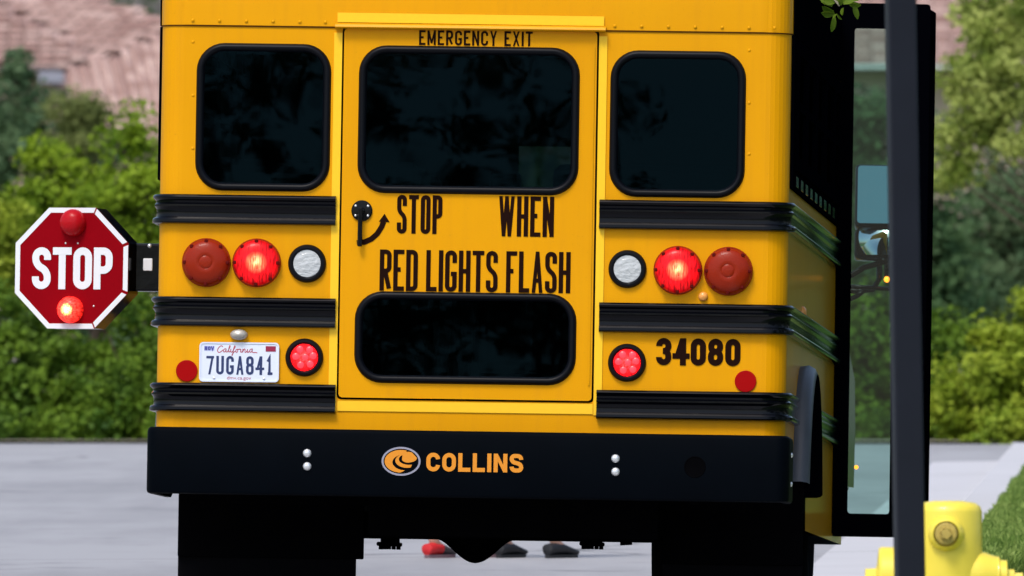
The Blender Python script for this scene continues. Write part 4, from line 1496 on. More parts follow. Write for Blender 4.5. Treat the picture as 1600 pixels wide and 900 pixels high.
# side windows in black frames
for s in (1, -1):
    hs_ = [[(a + .03, WZ[0] + .03), (b_ - .03, WZ[0] + .03), (b_ - .03, WZ[1] - .03), (a + .03, WZ[1] - .03)] for a, b_ in WY]
    mesh('window_band', xf(slab([[(.10, 1.62), (DY[0] - .02, 1.62), (DY[0] - .02, 2.165), (.10, 2.165)]] + hs_, -.011, .0), Matrix(((0, -s, 0, s * HW), (1, 0, 0, 0), (0, 0, 1, 0), (0, 0, 0, 1)))), M['matte'], bus)
    for a, b_ in WY + ([(4.0, 4.7)] if s < 0 else []):
        L = [(a, WZ[0]), (b_, WZ[0]), (b_, WZ[1]), (a, WZ[1])]
        Lo = [(a - .028, WZ[0] - .03), (b_ + .028, WZ[0] - .03), (b_ + .028, WZ[1] + .03), (a - .028, WZ[1] + .03)]
        Li = [(a + .02, WZ[0] + .02), (b_ - .02, WZ[0] + .02), (b_ - .02, WZ[1] - .02), (a + .02, WZ[1] - .02)]
        p0 = slab([Lo, Li], -.022, .01)
        p0 = join(p0, slab([[(a + .02, 1.91), (b_ - .02, 1.91), (b_ - .02, 1.94), (a + .02, 1.94)]], -.018, .0))
        T_ = Matrix(((0, -s, 0, s * HW), (1, 0, 0, 0), (0, 0, 1, 0), (0, 0, 0, 1)))
        wo = mesh('side_window', xf(p0, T_), M['matte'], bus)
        mesh('window_pane', xf(slab([Li], -.004, .002), T_), M['sidepane'], wo)
for s in (1, -1):
    mesh('black_roof_band', xf(slab([[(.10, 2.169), (DY[0] - .02, 2.169), (DY[0] - .02, 2.44), (.10, 2.44)]], -.011, -.007), Matrix(((0, -s, 0, s * HW), (1, 0, 0, 0), (0, 0, 1, 0), (0, 0, 0, 1)))), M['matte'], bus)  # black strip over the side of the roof cap
# latch plates under the kerb side windows
lme = None
for k in range(9):
    o = mesh('drain_louvre', box(HW + .001, HW + .012, -.10, .10, -.022, .022, .004, 1), M['black'], bus) if lme is None else link('drain_louvre', lme, bus)
    lme = o.data
    o.location = (0, .45 + k * .38, 1.655)
# side marker
o = mesh('marker_or_glint', xf(lathe([(.026, 0), (.025, .006), (.016, .014), (0, .016)], 18, 'x'), Matrix.Translation((HW, 1.26, 1.21))), M['amber'], bus, smooth=True)

# seats
seat_src = None
for row in range(6):
    for sx in (-1, 1):
        st = empty('seat', (sx * .62, .95 + row * .62, .70), parent=bus)
        if seat_src is None:
            o1 = mesh('seat_base', box(-.38, .38, -.18, .26, .26, .40, .04), M['seat'], st)
            o2 = mesh('seat_back', box(-.38, .38, -.26, -.16, .36, 1.02, .05, 3), M['seat'], st)
            o3 = mesh('seat_leg', box(-.30, .30, -.02, .04, 0, .28), M['under'], st)
            seat_src = (o1.data, o2.data, o3.data)
        else:
            for nm, me in zip(('seat_base', 'seat_back', 'seat_leg'), seat_src): link(nm, me, st)

ds_ = empty('driver_seat', (-.10, 4.35, .70), parent=bus)
mesh('seat_back', box(-.17, .05, 0, .12, .35, .97, .05, 3), M['seat'], ds_)
mesh('headrest', box(-.12, .0, .0, .09, .98, 1.13, .03, 3), M['seat'], ds_)
mesh('seat_base', box(-.20, .20, .0, .45, .20, .36, .05, 3), M['seat'], ds_)
# ---- cab
CW = .90
side = [(LEN, .66), (6.45, .68), (6.50, .92), (6.40, 1.10), (5.62, 1.24), (5.05, 1.95), (LEN, 2.10)]
cv, cf = [], []
secs = [(-1.0, 1), (-.92, 2), (.92, 2), (1.0, 1)]
def cabx(p, s): 
    t_ = max(0, min(1, (p[1] - 1.24) / .8))
    return s * (1.10 - .26 * t_)
for s in (-1, 1):
    cv += [(cabx(p, s), p[0], p[1]) for p in side]
n = len(side)
cf.append(tuple(range(n))[::-1][::-1]); cf.append(tuple(n + i for i in range(n))[::-1])
for i in range(n):
    if i == 4: continue          # the windscreen opening
    j = (i + 1) % n
    if i == n - 1: continue      # open to the body
    cf.append((i, n + i, n + j, j)[::-1])
# leave side windows out of the cab sheet: doors with glass
cab = empty('cab', (0, 0, 0), parent=bus)
mesh('cab_shell', (cv, cf), M['yellow'], cab)
P4, P5 = side[4], side[5]
mesh('windshield', ([(cabx(P4, -1), P4[0], P4[1]), (cabx(P4, 1), P4[0], P4[1]), (cabx(P5, 1), P5[0], P5[1]), (cabx(P5, -1), P5[0], P5[1])], [(0, 1, 2, 3)]), M['windshield'], cab)
for s in (-1, 1):
    q = [(4.95, 1.30), (5.50, 1.30), (5.06, 1.84), (4.95, 1.90)]
    mesh('cab_window', ([(cabx(p, s) + s * .006, p[0], p[1]) for p in q], [(0, 1, 2, 3)]), M['pane'], cab)
mesh('grille', box(-.62, .62, 6.47, 6.53, .70, .94, .02), M['black'], cab)
for s in (-1, 1):
    mesh('headlight', box(s * .80 - .14, s * .80 + .14, 6.46, 6.53, .72, .94, .03), M['lens_clear'], cab)
mesh('front_bumper', box(-1.08, 1.08, 6.42, 6.62, .66, .84, .04), M['bumper'], cab)

# ---- folding entry doors, standing open square to the side
dr_ = empty('entry_door', (0, 0, 0), parent=bus)
DD = 64.0


def leaf(pxa, pxb, pyt, pyb, da, db, st_l, st_r, rt, rb, name):
    """one glazed leaf between two upright edges (each at its own distance)."""
    a0, a1 = W(pxa, pyb, da), W(pxa, pyt, da)
    b0 = W(pxb, pyb + (pxb - pxa) * .012, db)
    ux = Vector((b0.x - a0.x, b0.y - a0.y, 0)); L = ux.length; ux.normalize()
    H = a1.z - a0.z
    uz = Vector((0, 0, 1)); un = ux.cross(uz)        # toward the viewer for a leaf running right
    T_ = Matrix((ux, -un, uz)).transposed().to_4x4(); T_.translation = Vector((a0.x, a0.y, a0.z))
    inner = rrect((st_l + L - st_r) / 2, (rb + H - rt) / 2, L - st_l - st_r, H - rt - rb, .012, 3)
    fr_ = slab([rrect(L / 2, H / 2, L, H, .012, 2), inner], -.018, .018)
    o_ = mesh(name, xf(fr_, T_), M['matte'], dr_)
    mesh('door_glass', xf(slab([inner], -.003, .003), T_), M['doorglass'], dr_)
    return T_, L, H


k64 = DD / F
leaf(1299, 1441, 3, 838, DD, DD + .02, 24 * k64, 52 * k64, 39 * k64, 36 * k64, 'door_leaf')
leaf(1430, 1443, 11, 838, DD + .05, DD + .44, .05, .05, 39 * k64, 36 * k64, 'door_leaf')
ha, hb_ = W(1290, 6, DD + .03), W(1300, 6, DD)
mesh('door_hinge', tube([W(1299, 10, DD + .02), W(1299, 830, DD + .02)], .012, 8), M['black'], dr_)

# entry step well, seen dark behind the door edge
mesh('step_well', box(.55, HW - .02, DY[0], DY[1], .46, .54, .01), M['under'], bus)

# ---- mirrors on the kerb side, seen through the door glass
DM = 65.6
km = DM / F
mr = empty('side_mirror', (0, 0, 0), parent=bus)


def mbox(px0, py0, px1, py1, d0, dep, bev):
    c_ = W((px0 + px1) / 2, (py0 + py1) / 2, d0)
    w_, h_ = (px1 - px0) * km / 2, (py1 - py0) * km / 2
    return xf(box(-w_, w_, 0, dep, -h_, h_, bev, 3), Matrix.Translation(c_) @ Euler((R(-17), 0, R(2))).to_matrix().to_4x4()), c_


vf, c_ = mbox(1336, 253, 1408, 357, DM, .07, .02)
mesh('mirror_shell', vf, M['black'], mr, smooth=40)
def mglass(px0, py0, px1, py1, d0, y_, rot):
    c_ = W((px0 + px1) / 2, (py0 + py1) / 2, d0)
    w_, h_ = (px1 - px0) * km, (py1 - py0) * km
    vf = slab([rrect(0, 0, w_, h_, .012, 3)], y_ - .002, y_)
    return xf(vf, Matrix.Translation(c_) @ Euler(rot).to_matrix().to_4x4())
mesh('mirror_glass', mglass(1340, 257, 1404, 352, DM, -.002, (R(-17), 0, R(2))), M['mirror'], mr)
vf, c_ = mbox(1335, 357, 1408, 403, DM + .01, .06, .014)
mesh('mirror_shell', vf, M['black'], mr, smooth=40)
# convex lower glass
V, Fc = [], []
cc = W(1371, 379.5, DM + .01)
ww, hh_ = 64 * km / 2, 38 * km / 2
nu, nv = 12, 8
for i in range(nu + 1):
    for j in range(nv + 1):
        u, v = i / nu * 2 - 1, j / nv * 2 - 1
        V.append((cc.x + u * ww, cc.y - .012 - .030 * (1 - u * u) - .014 * (1 - v * v) - .034 * u, cc.z + v * hh_))
for i in range(nu):
    for j in range(nv):
        a = i * (nv + 1) + j
        Fc.append((a, a + nv + 1, a + nv + 2, a + 1))
mesh('convex_glass', (V, Fc), M['mirror_clear'], mr, smooth=True)
def wt(pts, d0, r_, name, m=M['black'], n=8):
    return mesh(name, tube([W(px, py, d0) for px, py in pts], r_, n), m, mr, smooth=True)
wt([(1300, 442), (1330, 430), (1350, 418), (1372, 412), (1384, 408)], DM + .05, .012, 'mirror_arm')
wt([(1305, 452), (1340, 455), (1364, 452), (1374, 436), (1374, 405)], DM + .06, .012, 'mirror_arm')
wt([(1300, 446), (1400, 452)], DM + .02, .009, 'mirror_arm')
wt([(1310, 476), (1340, 462), (1358, 448)], DM + .05, .010, 'mirror_arm')
wt([(1386, 404), (1386, 432)], DM, .012, 'lamp_stalk')
o = mesh('marker_or_glint', lathe([(.012, 0), (.012, .008), (.008, .014), (0, .016)], 16), M['amber_on'], mr, smooth=True); o.location = W(1386, 436.5, DM)
o = mesh('marker_or_glint', lathe([(.008, 0), (.008, .006), (.005, .010), (0, .012)], 16), M['amber_on'], cab, smooth=True); o.location = W(1338, 730, 65.3)  # reflected amber glint built as a glowing dot, no lamp of the cab
# yellow cowl flank of the cab nose carries a slim hood rub strip

# ---- stop sign arm on the driver's side
ss = empty('stop_sign', (0, 0, 0), parent=bus)
DS = 62.3
ks = DS / F
Cs = W(112, 419, DS)
SIGN = Matrix.Translation(Cs) @ Euler((0, 0, R(-16.5))).to_matrix().to_4x4()
Hs, Ws = 94.5 * ks, 95.0 * ks
def octa(a, z=None):
    t_ = a * math.tan(R(22.5))
    return [(a, -t_), (a, t_), (t_, a), (-t_, a), (-a, t_), (-a, -t_), (-t_, -a), (t_, -a)]
back = slab([octa(Hs - .001)], .004, .105)
back = join(back, plate([octa(Hs - .001)], lambda a, b: (a, .105, b), flip=True))
mesh('sign_housing', xf(back, SIGN), M['black'], ss)
mesh('sign_face', xf(slab([octa(Hs)], -.001, .004), SIGN), M['signred'], ss)
O8, I8 = octa(Hs), octa(Hs - .0185)
for k in range(8):
    j = (k + 1) % 8
    t_ = .035
    def lp2(a, b, t): return (a[0] + (b[0] - a[0]) * t, a[1] + (b[1] - a[1]) * t)
    q = [lp2(O8[k], O8[j], t_), lp2(O8[k], O8[j], 1 - t_), lp2(I8[k], I8[j], 1 - t_), lp2(I8[k], I8[j], t_)]
    if k not in (7, 0, 1): q = [O8[k], O8[j], I8[j], I8[k]]
    c0 = (sum(p[0] for p in q) / 4, sum(p[1] for p in q) / 4)
    mesh('border_strip', xf(slab([q], -.0022, .0), SIGN), M['white'], ss)
tx = strokes_text('STOP', -66 * ks, 69 * ks, -33 * ks, 32.5 * ks, 11.6 * ks, lambda a, b, e=0: (a, -.0025 - e, b), gap=3.0 * ks)
for vf in tx: mesh('letter', xf(vf, SIGN), M['white'], ss)
for (px, py, key) in ((114, 348, 'lens_sign_off'), (112, 484, 'lens_sign_on')):
    u, v = (px - 112) * ks / .956, (419 - py) * ks
    o = mesh('flasher_lens', lathe([(.050, 0), (.050, .012), (.0475, .020), (.042, .032), (.030, .042), (.015, .047), (0, .048)], 32), M[key], ss, smooth=60)
    o.matrix_local = SIGN @ Matrix.Translation((u, -.001, v))
fs = None
for (u, v) in ((.10, .08), (-.028, .102), (.026, .102), (.10, -.155), (.145, .06)):
    o = mesh('screw', lathe([(.004, 0), (.003, .002), (0, .0025)], 8), M['galv'], ss, smooth=True) if fs is None else link('screw', fs, ss)
    fs = o.data; o.matrix_local = SIGN @ Matrix.Translation((u * .9, -.001, v * .9))
# hinge arm from the sign's back to the body side
arm_y = Cs.y + .02
xin = W(205, 417, DS).x
mesh('hinge_arm', box(xin - .02, -HW + .02, Cs.y + .02, Cs.y + .09, W(220, 455, DS).z, W(220, 380, DS).z, .008), M['black'], ss)
c0 = W(231, 413.5, DS)
mesh('hinge_label', box(c0.x - .017, c0.x + .017, Cs.y + .012, Cs.y + .021, c0.z - .023, c0.z + .023, .002, 1), M['white'], ss)
o = link('hinge_bolt', fs, ss); o.location = (c0.x + .005, Cs.y + .02, W(231, 384, DS).z); o.scale = (2, 2, 2)

# ------------------------------------------------------------------ post and hydrant
dp = 45.0
kpx = dp / F
pb = at(1414, 0, dp); pb.z = .115
post = empty('street_post', pb, (0, R(-.95), R(8)))
# post leans slightly toward the street
wpost = 43.5 * kpx / 2 / (math.cos(R(8)) + math.sin(R(8)) * .0)
mesh('post_tube', box(-wpost, wpost, -wpost, wpost, -.2, 3.3, .006, 2), M['post'], post)
mesh('post_cap', box(-wpost - .004, wpost + .004, -wpost - .004, wpost + .004, 3.3, 3.325, .006, 2), M['post'], post)
tag(post, 'dark square metal post standing at the kerb between the hydrant and the bus door', 'post')
# put it where it shows: centre line passes x=1421 at mid height
cmid = at(1414, 450, dp)
post.location = (cmid.x + (cmid.z - .115) * math.tan(R(.95)), dp, .115)

hy = mat('hydrant_yellow', (.86, .69, .06), .42, coat=.25, noise=(7, .06), bump=(35, .25, .003))
chipped(hy, (.86, .69, .06), (.34, .24, .06), 22, .655)
hrust = mat('hydrant_worn_brass', (.46, .34, .07), .6, noise=(30, .4), bump=(60, .6, .004))
chipped(hrust, (.46, .34, .07), (.14, .09, .03), 38, .60)
dh = 48.0
kh = dh / F
h0 = at(1481, 900, dh)
hyd = empty('fire_hydrant', (h0.x, dh, .115))
tag(hyd, 'yellow fire hydrant half hidden by the dark post beside the grass', 'fire hydrant')
def hzr(py): return at(0, py, dh).z - .115
zt_ = hzr(782)
rb = 53.5 * kh
body = lathe([(0, zt_), (rb * .45, zt_ - .001), (rb * .80, zt_ - .007), (rb * .95, zt_ - .017), (rb, zt_ - .032), (rb * 1.0, hzr(860)), (rb * 1.03, hzr(905)), (rb * 1.06, .10), (rb * 1.06, .085)], 48, 'z')
mesh('barrel', (body[0], [f[::-1] for f in body[1]]), hy, hyd, smooth=50)
mesh('flange', lathe([(rb * 1.0, .085), (rb * 1.65, .085), (rb * 1.70, .078), (rb * 1.70, .05), (rb * 1.65, .045), (rb * 1.1, .045), (rb * 1.1, -.1)], 40, 'z'), hy, hyd, smooth=30)
bh_ = None
for k in range(6):
    a = R(60 * k + 20)
    o = mesh('flange_bolt', lathe([(.014, 0), (.014, .014), (0, .014)], 6, 'z'), hrust, hyd) if bh_ is None else link('flange_bolt', bh_, hyd)
    bh_ = o.data; o.location = (rb * 1.42 * math.cos(a), rb * 1.42 * math.sin(a), .085)
# bonnet valve nose facing the street camera side
nz_ = empty('valve_outlet', ((1479 - 1481) * kh, 0, hzr(833)), (R(0), 0, R(-2)), parent=hyd)
mesh('valve_boss', lathe([(30 * kh, .0), (29 * kh, rb * .85), (26 * kh, rb + .012), (20 * kh, rb + .022)], 36), hy, nz_, smooth=50)
mesh('valve_nut', join(lathe([(17.5 * kh, rb + .0), (17.5 * kh, rb + .026), (15.5 * kh, rb + .030), (9 * kh, rb + .031)], 24), lathe([(9.5 * kh, rb + .030), (9.0 * kh, rb + .050), (0, rb + .051)], 5)), hrust, nz_, smooth=30)
# pumper outlet to the left and hose outlet to the right
zo = hzr(905)
lo = empty('left_outlet', (0, 0, zo), parent=hyd); lo.name = 'pumper_outlet'
c_l = lathe([(41 * kh, 0), (41 * kh, 66 * kh), (49 * kh, 68 * kh), (50 * kh, 69 * kh), (50 * kh, 80 * kh), (47 * kh, 81 * kh)], 40, '-x')
mesh('outlet_collar', c_l, hy, lo, smooth=30)
mesh('outlet_cap', lathe([(47 * kh, 80 * kh), (50 * kh, 82 * kh), (50.5 * kh, 104 * kh), (48 * kh, 108 * kh), (22 * kh, 111 * kh), (20 * kh, 112 * kh)], 40, '-x'), hy, lo, smooth=30)
mesh('cap_nut', xf(lathe([(21 * kh, 108 * kh), (20 * kh, 129 * kh), (0, 130 * kh)], 5, '-x'), Matrix.Rotation(R(18), 4, 'X')), hy, lo)
ro = empty('hose_outlet', (0, 0, zo + 2 * kh), parent=hyd)
mesh('outlet_collar', lathe([(44 * kh, 0), (43 * kh, 46 * kh), (40 * kh, 58 * kh), (36 * kh, 68 * kh), (33 * kh, 78 * kh)], 40, 'x'), hy, ro, smooth=50)
mesh('outlet_cap', lathe([(33 * kh, 76 * kh), (33.5 * kh, 80 * kh), (28 * kh, 82 * kh), (27.5 * kh, 92 * kh), (24 * kh, 93 * kh), (14 * kh, 94 * kh)], 40, 'x'), hy, ro, smooth=30)
mesh('cap_nut', join(xf(lathe([(16 * kh, 92 * kh), (15.5 * kh, 104 * kh), (0, 104 * kh)], 5, 'x'), Matrix.Rotation(R(50), 4, 'X')), lathe([(9 * kh, 103 * kh), (9 * kh, 117 * kh), (0, 118 * kh)], 6, 'x')), hy, ro)
ch = tube([(99 * kh, -.018, -.005), (101 * kh, -.026, -.022), (96 * kh, -.028, -.04)], .004, 6)
mesh('cap_chain', ch, hrust, ro, smooth=True)

# ------------------------------------------------------------------ kerb tree whose twig hangs into view
tb = Vector((3.55, 61.5, .1))
kt = empty('street_tree', tb)
tag(kt, 'broad leaved street tree whose leafy twig hangs in front of the bus door top', 'tree')
tips = at(1312, 4, 61.0) - tb
limbs = [limb((0, 0, -.05), (-.1, 0, 2.6), .11, .08, seed=3), limb((-.1, 0, 2.6), (-.5, .2, 4.4), .075, .03, seed=4), limb((-.1, 0, 2.5), (.9, -.3, 3.9), .06, .02, seed=5),
         limb((-.1, 0, 2.6), (-1.5, -.2, 3.25), .045, .02, seed=6), limb((-1.5, -.2, 3.25), tips + Vector((0, 0, .18)), .02, .006, seed=8), limb((-.3, .1, 3.6), (.2, .9, 4.7), .04, .015, seed=7)]
twb = tips
limbs += [tube([tips + Vector((0, 0, .18)), tips + Vector((.0, 0, .06)), tips + Vector((-.004, -.01, .01))], [.006, .003, .002], 6)]
mesh('trunk', join(*limbs), M['bark'], kt, smooth=True)
V, Fi = crown_arrays([((-.2, .1, 4.7), (1.9, 2.2, 1.3), 3), ((1.2, -.2, 3.9), (1.6, 2.2, 1.6), 3), ((-1.0, -.1, 3.6), (.8, .9, .5), 1.0)], .11, 420, 34, .22, seed=91)  # unseen crown enlarged to shade the kerb side of the bus
big('crown', V, Fi, M['twig'], kt)
V, Fi = crown_arrays([((0, y_, 1.25 + .2 * math.sin(y_ * 1.3)), (.75, 1.5, 1.35), 1) for y_ in range(-9, 24, 2)], .13, 900, 36, .2, seed=92)
added_shade_hedge = big('added_shade_hedge', V, Fi, M['lf_dark']); added_shade_hedge.location = (4.5, 61, .1); tag(added_shade_hedge, kind='stuff')  # unseen, added beside the bus to darken its kerb side
# the hanging twig's leaves, one by one
def leaf_mesh(L, wd, curl):
    V, Fc = [], []
    n = 5
    for i in range(n + 1):
        t_ = i / n
        wv = wd * math.sin(math.pi * min(1, t_ ** 1.35 * .93 + .05)) ** .6 / 2
        z = -curl * t_ * t_ * L
        for s in (-1, 0, 1): V.append((s * wv, t_ * L, z + (abs(s) * wv * .45)))
    for i in range(n):
        for j in (0, 1): Fc.append((i * 3 + j, i * 3 + j + 1, (i + 1) * 3 + j + 1, (i + 1) * 3 + j))
    me = bpy.data.meshes.new('leaf'); me.from_pydata(V, [], Fc); me.update(); me.shade_smooth(); me.materials.append(M['twig'])
    return me
lms = [leaf_mesh(.056, .036, .25), leaf_mesh(.046, .032, .1), leaf_mesh(.058, .022, .35)]
kk = 61.0 / F
for (px, py, ang, tilt, ln, which) in ((1303, 18, 160, -50, 1.0, 1), (1304, 21, 185, -40, .85, 0), (1303, 24, 268, -20, 1.0, 2), (1300, 10, 140, 30, .9, 0), (1312, 8, 75, 20, .8, 0), (1318, 6, 20, -40, .9, 1), (1333, 6, 290, -10, .95, 2), (1326, 4, 340, 40, .8, 0),
                                       (1308, 22, 225, 60, .5, 1), (1312, 2, 110, -30, 1.0, 0), (1304, 4, 170, 10, .9, 1), (1322, 2, 60, 20, 1.0, 0), (1331, 1, 30, -20, .9, 1), (1308, 22, 300, 30, .45, 2), (1318, 12, 250, 50, .5, 0)):
    o = bpy.data.objects.new('leaf', lms[which]); COL.objects.link(o); o.parent = kt
    p = at(px, py, 61.0 + random.uniform(-.03, .03)) - tb
    a = R(ang)
    dirv = Vector((math.cos(a), random.uniform(-.4, .1), math.sin(a))).normalized()
    side_ = dirv.cross(Vector((0, -1, 0))).normalized()
    nrm = side_.cross(dirv).normalized()
    Rm = Matrix((side_, dirv, nrm)).transposed() @ Matrix.Rotation(R(tilt), 3, 'Y')
    o.matrix_local = Matrix.Translation(p) @ (Rm @ Matrix.Diagonal((ln, ln, ln))).to_4x4()


# ------------------------------------------------------------------ children walking past the front of the bus
M['skin'] = mat('skin', (.52, .29, .21), .55, noise=(9, .08))
M['hair'] = mat('hair_brown', (.035, .020, .012), .6, bump=(60, .6, .004))
M['eye'] = mat('eye_dark', (.02, .015, .012), .2)
M['lip'] = mat('lip', (.40, .15, .13), .5)


def skinned(name, nodes, edges, m, parent, root=0, sub=2):
    me = bpy.data.meshes.new(name)
    me.from_pydata([n_[0] for n_ in nodes], edges, [])
    me.update()
    me.materials.append(m)
    o = link(name, me, parent)
    md = o.modifiers.new('skin', 'SKIN'); md.use_smooth_shade = True
    for i, n_ in enumerate(nodes):
        sv_ = me.skin_vertices[0].data[i]
        r_ = n_[1]
        sv_.radius = r_ if isinstance(r_, tuple) else (r_, r_)
        sv_.use_root = i == root
    md2 = o.modifiers.new('subdivision', 'SUBSURF'); md2.levels = sub; md2.render_levels = sub
    return o


def shoe_mesh(L=.200, W_=.074, H_=.064):
    """upper of a low shoe: rings from heel to toe; returns (heel part, toe part, sole)."""
    prof = [(-.05, .55, .72), (-.045, .80, .98), (.0, .88, 1.08), (.05, .90, 1.02), (.09, .96, .82), (.125, 1.0, .66), (.148, .90, .56), (.162, .55, .42)]
    rings = []
    for t_, w_, h_ in prof:
        t_ = t_ * L / .21
        rg = []
        for k in range(12):
            a = 2 * math.pi * k / 12
            rg.append((math.sin(a) * W_ / 2 * w_, t_, .008 + (H_ * h_ - .008) * (.5 + .5 * math.cos(a)) ** .75))
        rings.append(rg)
    def lo(rs):
        V = [p for r_ in rs for p in r_]
        Fc = [(i * 12 + k, i * 12 + (k + 1) % 12, (i + 1) * 12 + (k + 1) % 12, (i + 1) * 12 + k) for i in range(len(rs) - 1) for k in range(12)]
        Fc.append(tuple(range(12))[::-1]); Fc.append(tuple((len(rs) - 1) * 12 + k for k in range(12)))
        return V, Fc
    out = [(math.sin(a) * W_ / 2 * 1.04 * (1 - .12 * math.cos(a) ** 2), .055 + .108 * math.cos(a)) for a in np.linspace(0, 2 * np.pi, 24, endpoint=False)]
    n = len(out)
    sole = ([(x, y, 0) for x, y in out] + [(x, y, .014) for x, y in out], [tuple(range(n))[::-1], tuple(range(n, 2 * n))] + [(i, (i + 1) % n, n + (i + 1) % n, n + i) for i in range(n)])
    return lo(rings[:4]), lo(rings[3:]), sole


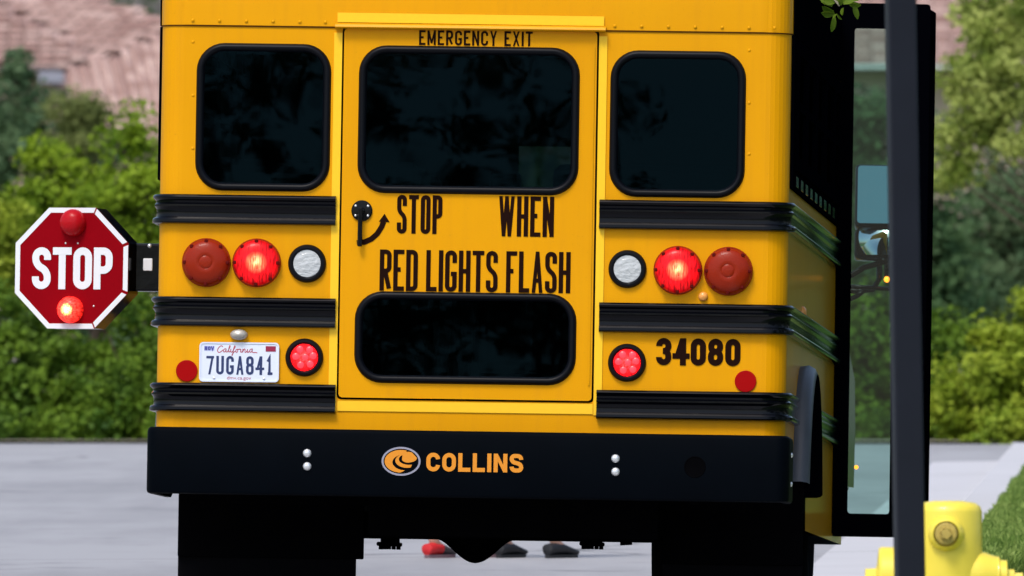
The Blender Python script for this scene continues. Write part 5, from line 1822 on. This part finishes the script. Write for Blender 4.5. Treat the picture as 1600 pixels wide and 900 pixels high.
def child(px, feet, d, yaw, H, label, shirt, trousers, heel, toe, sole, bare=True, hair_len=.05):
    """feet: for each foot (offset across the picture in metres from px, yaw of that foot)."""
    base_ = base_at(px, d)
    root = empty('person', base_, (0, 0, 0))
    tag(root, label, 'person', 'children walking past the front of the bus')
    Rz = Matrix.Rotation(R(yaw), 3, 'Z')
    def T(x, y, z): return tuple(Rz @ Vector((x, y, z)))
    hip, knee, sh = .50 * H, .27 * H, .80 * H
    N, E = [], []
    def add(p, r_, par=None):
        N.append((p, r_)); i = len(N) - 1
        if par is not None: E.append((par, i))
        return i
    pel = add(T(0, 0, hip + .02), (.085, .065))
    wa = add(T(0, 0, .60 * H), (.078, .060), pel)
    chs = add(T(0, 0, .73 * H), (.095, .066), wa)
    nb_ = add(T(0, .0, .81 * H), (.045, .042), chs)
    nk = add(T(0, .008, .845 * H), .036, nb_)
    hd_ = add(T(0, .018, .885 * H), (.062, .066), nk)
    hm = add(T(0, .012, .935 * H), (.072, .082), hd_)
    add(T(0, .005, .975 * H), (.050, .058), hm)
    foot_pts = []
    for s, (fx, fy, fyaw) in zip((-1, 1), feet):
        f_ = Vector((fx, fy, 0))
        hp_ = Vector(T(s * .06, 0, hip))
        an = f_ + Vector((0, 0, .075))
        kn = hp_.lerp(an, .5) + Vector(T(0, .03, .0))
        a = add(tuple(hp_), .062, pel)
        b_ = add(tuple(kn), .042, a)
        cf_ = add(tuple(kn.lerp(an, .35)), .040, b_)
        c_ = add(tuple(an), .026, cf_)
        Rf = Matrix.Rotation(R(fyaw), 3, 'Z')
        t_ = add(tuple(f_ + Rf @ Vector((0, .07, .035))), .022, c_)
        foot_pts.append((f_, fyaw, hp_, kn))
    arms = []
    for s in (-1, 1):
        shp = add(T(s * .115, 0, .785 * H), .038, chs)
        el = add(T(s * .150, -.02, .62 * H), .028, shp)
        wr = add(T(s * .160, .035, .485 * H), .019, el)
        pm = add(T(s * .160, .045, .455 * H), (.014, .026), wr)
        arms.append((shp, el))
        for k, (o_, ln) in enumerate(((-.026, .040), (-.011, .046), (.004, .044), (.018, .036))):
            k1 = add(T(s * .160, .045 + o_, .455 * H - .032), .0075, pm)
            k2 = add(T(s * .157, .047 + o_, .455 * H - .032 - ln * .5), .0070, k1)
            add(T(s * .150, .050 + o_, .455 * H - .032 - ln), .0060, k2)
        t1 = add(T(s * .152, .074, .455 * H - .004), .0080, pm)
        add(T(s * .146, .086, .455 * H - .030), .0065, t1)
    skinned('body', N, E, M['skin'], root)
    # face
    for s in (-1, 1):
        o = mesh('eye', lathe([(0, -.010), (.007, -.007), (.010, 0), (.007, .007), (0, .010)], 12), M['eye'], root, smooth=True)
        o.location = T(s * .030, .083, .925 * H)
        e_ = mesh('ear', lathe([(0, -.006), (.014, -.004), (.018, 0), (.014, .005), (0, .007)], 12, 'x'), M['skin'], root, smooth=True)
        e_.location = T(s * .074, .005, .920 * H)
    o = mesh('nose', lathe([(.013, 0), (.010, .012), (.005, .018), (0, .019)], 10, 'y'), M['skin'], root, smooth=True)
    o.location = T(0, .080, .908 * H); o.rotation_euler = (0, 0, R(yaw))
    o = mesh('mouth', box(-.020, .020, 0, .006, -.004, .004, .003), M['lip'], root)
    o.location = T(0, .080, .886 * H); o.rotation_euler = (0, 0, R(yaw))
    hv, hf = [], []
    for i in range(9):
        t_ = i / 8 * (math.pi * .60)
        for k in range(20):
            a = 2 * math.pi * k / 20
            fr_ = max(0, math.sin(a))
            tt = t_ * (1 - .42 * fr_ ** 2)
            hv.append(T(math.sin(tt) * math.cos(a) * .084, math.sin(tt) * math.sin(a) * .094 + .006, .930 * H + math.cos(tt) * .092 - (hair_len * (1 - fr_) if i == 8 else 0)))
    for i in range(8):
        for k in range(20): hf.append((i * 20 + k, i * 20 + (k + 1) % 20, (i + 1) * 20 + (k + 1) % 20, (i + 1) * 20 + k))
    mesh('hair', (hv, hf), M['hair'], root, smooth=True)
    # clothes
    S = [(T(0, 0, .79 * H), (.078, .066)), (T(0, 0, .72 * H), (.108, .080)), (T(0, 0, .60 * H), (.095, .075)), (T(0, 0, .50 * H), (.104, .084))]
    SE = [(0, 1), (1, 2), (2, 3)]
    for s in (-1, 1):
        S += [(T(s * .115, 0, .780 * H), .048), (T(s * .138, -.012, .69 * H), .046)]
        n_ = len(S); SE += [(1, n_ - 2), (n_ - 2, n_ - 1)]
    skinned('shirt', S, SE, shirt, root, 2)
    P = [(T(0, 0, hip + .04), (.098, .078))]; PE = []
    for (f_, fyaw, hp_, kn) in foot_pts:
        P += [(tuple(hp_ + Vector((0, 0, -.03))), .072), (tuple(hp_.lerp(kn, .85)), .060)]
        n_ = len(P); PE += [(0, n_ - 2), (n_ - 2, n_ - 1)]
    skinned('shorts', P, PE, trousers, root, 0)
    hv_, tv_, sv2 = shoe_mesh()
    for (f_, fyaw, hp_, kn) in foot_pts:
        so = mesh('shoe', tv_, toe, root, smooth=50)
        so.location = f_ + Vector((0, 0, .001)); so.rotation_euler = (0, 0, R(fyaw))
        mesh('heel_counter', hv_, heel, so, smooth=50)
        mesh('sole', sv2, sole, so, smooth=40)
    return root


DK = 38280 / (872 - 360)
kd = DK / F
cl_red = mat('shoe_red', (.55, .012, .016), .5)
cl_grey = mat('shoe_grey', (.045, .042, .048), .6)
cl_black = mat('shoe_black', (.008, .009, .012), .6)
cl_sole = mat('sole_pale', (.16, .10, .12), .7)
cl_blue = mat('shirt_blue', (.05, .09, .20), .8, noise=(30, .1))
cl_plum = mat('shirt_plum', (.16, .05, .10), .8, noise=(30, .1))
cl_navy = mat('shorts_navy', (.02, .025, .05), .85)
child(706, ((-30 * kd, 0, -36), (46 * kd, .12, -50)), DK, -50, 1.24, 'child in red heeled grey shoes walking past the far end of the bus', cl_blue, cl_navy, cl_red, cl_grey, cl_sole)
child(845, ((-57 * kd, .03, -34), (20 * kd, -.02, -40)), DK, -60, 1.30, 'bare ankled child in all black shoes walking past the far end of the bus', cl_plum, cl_navy, cl_black, cl_black, cl_black, hair_len=.12)
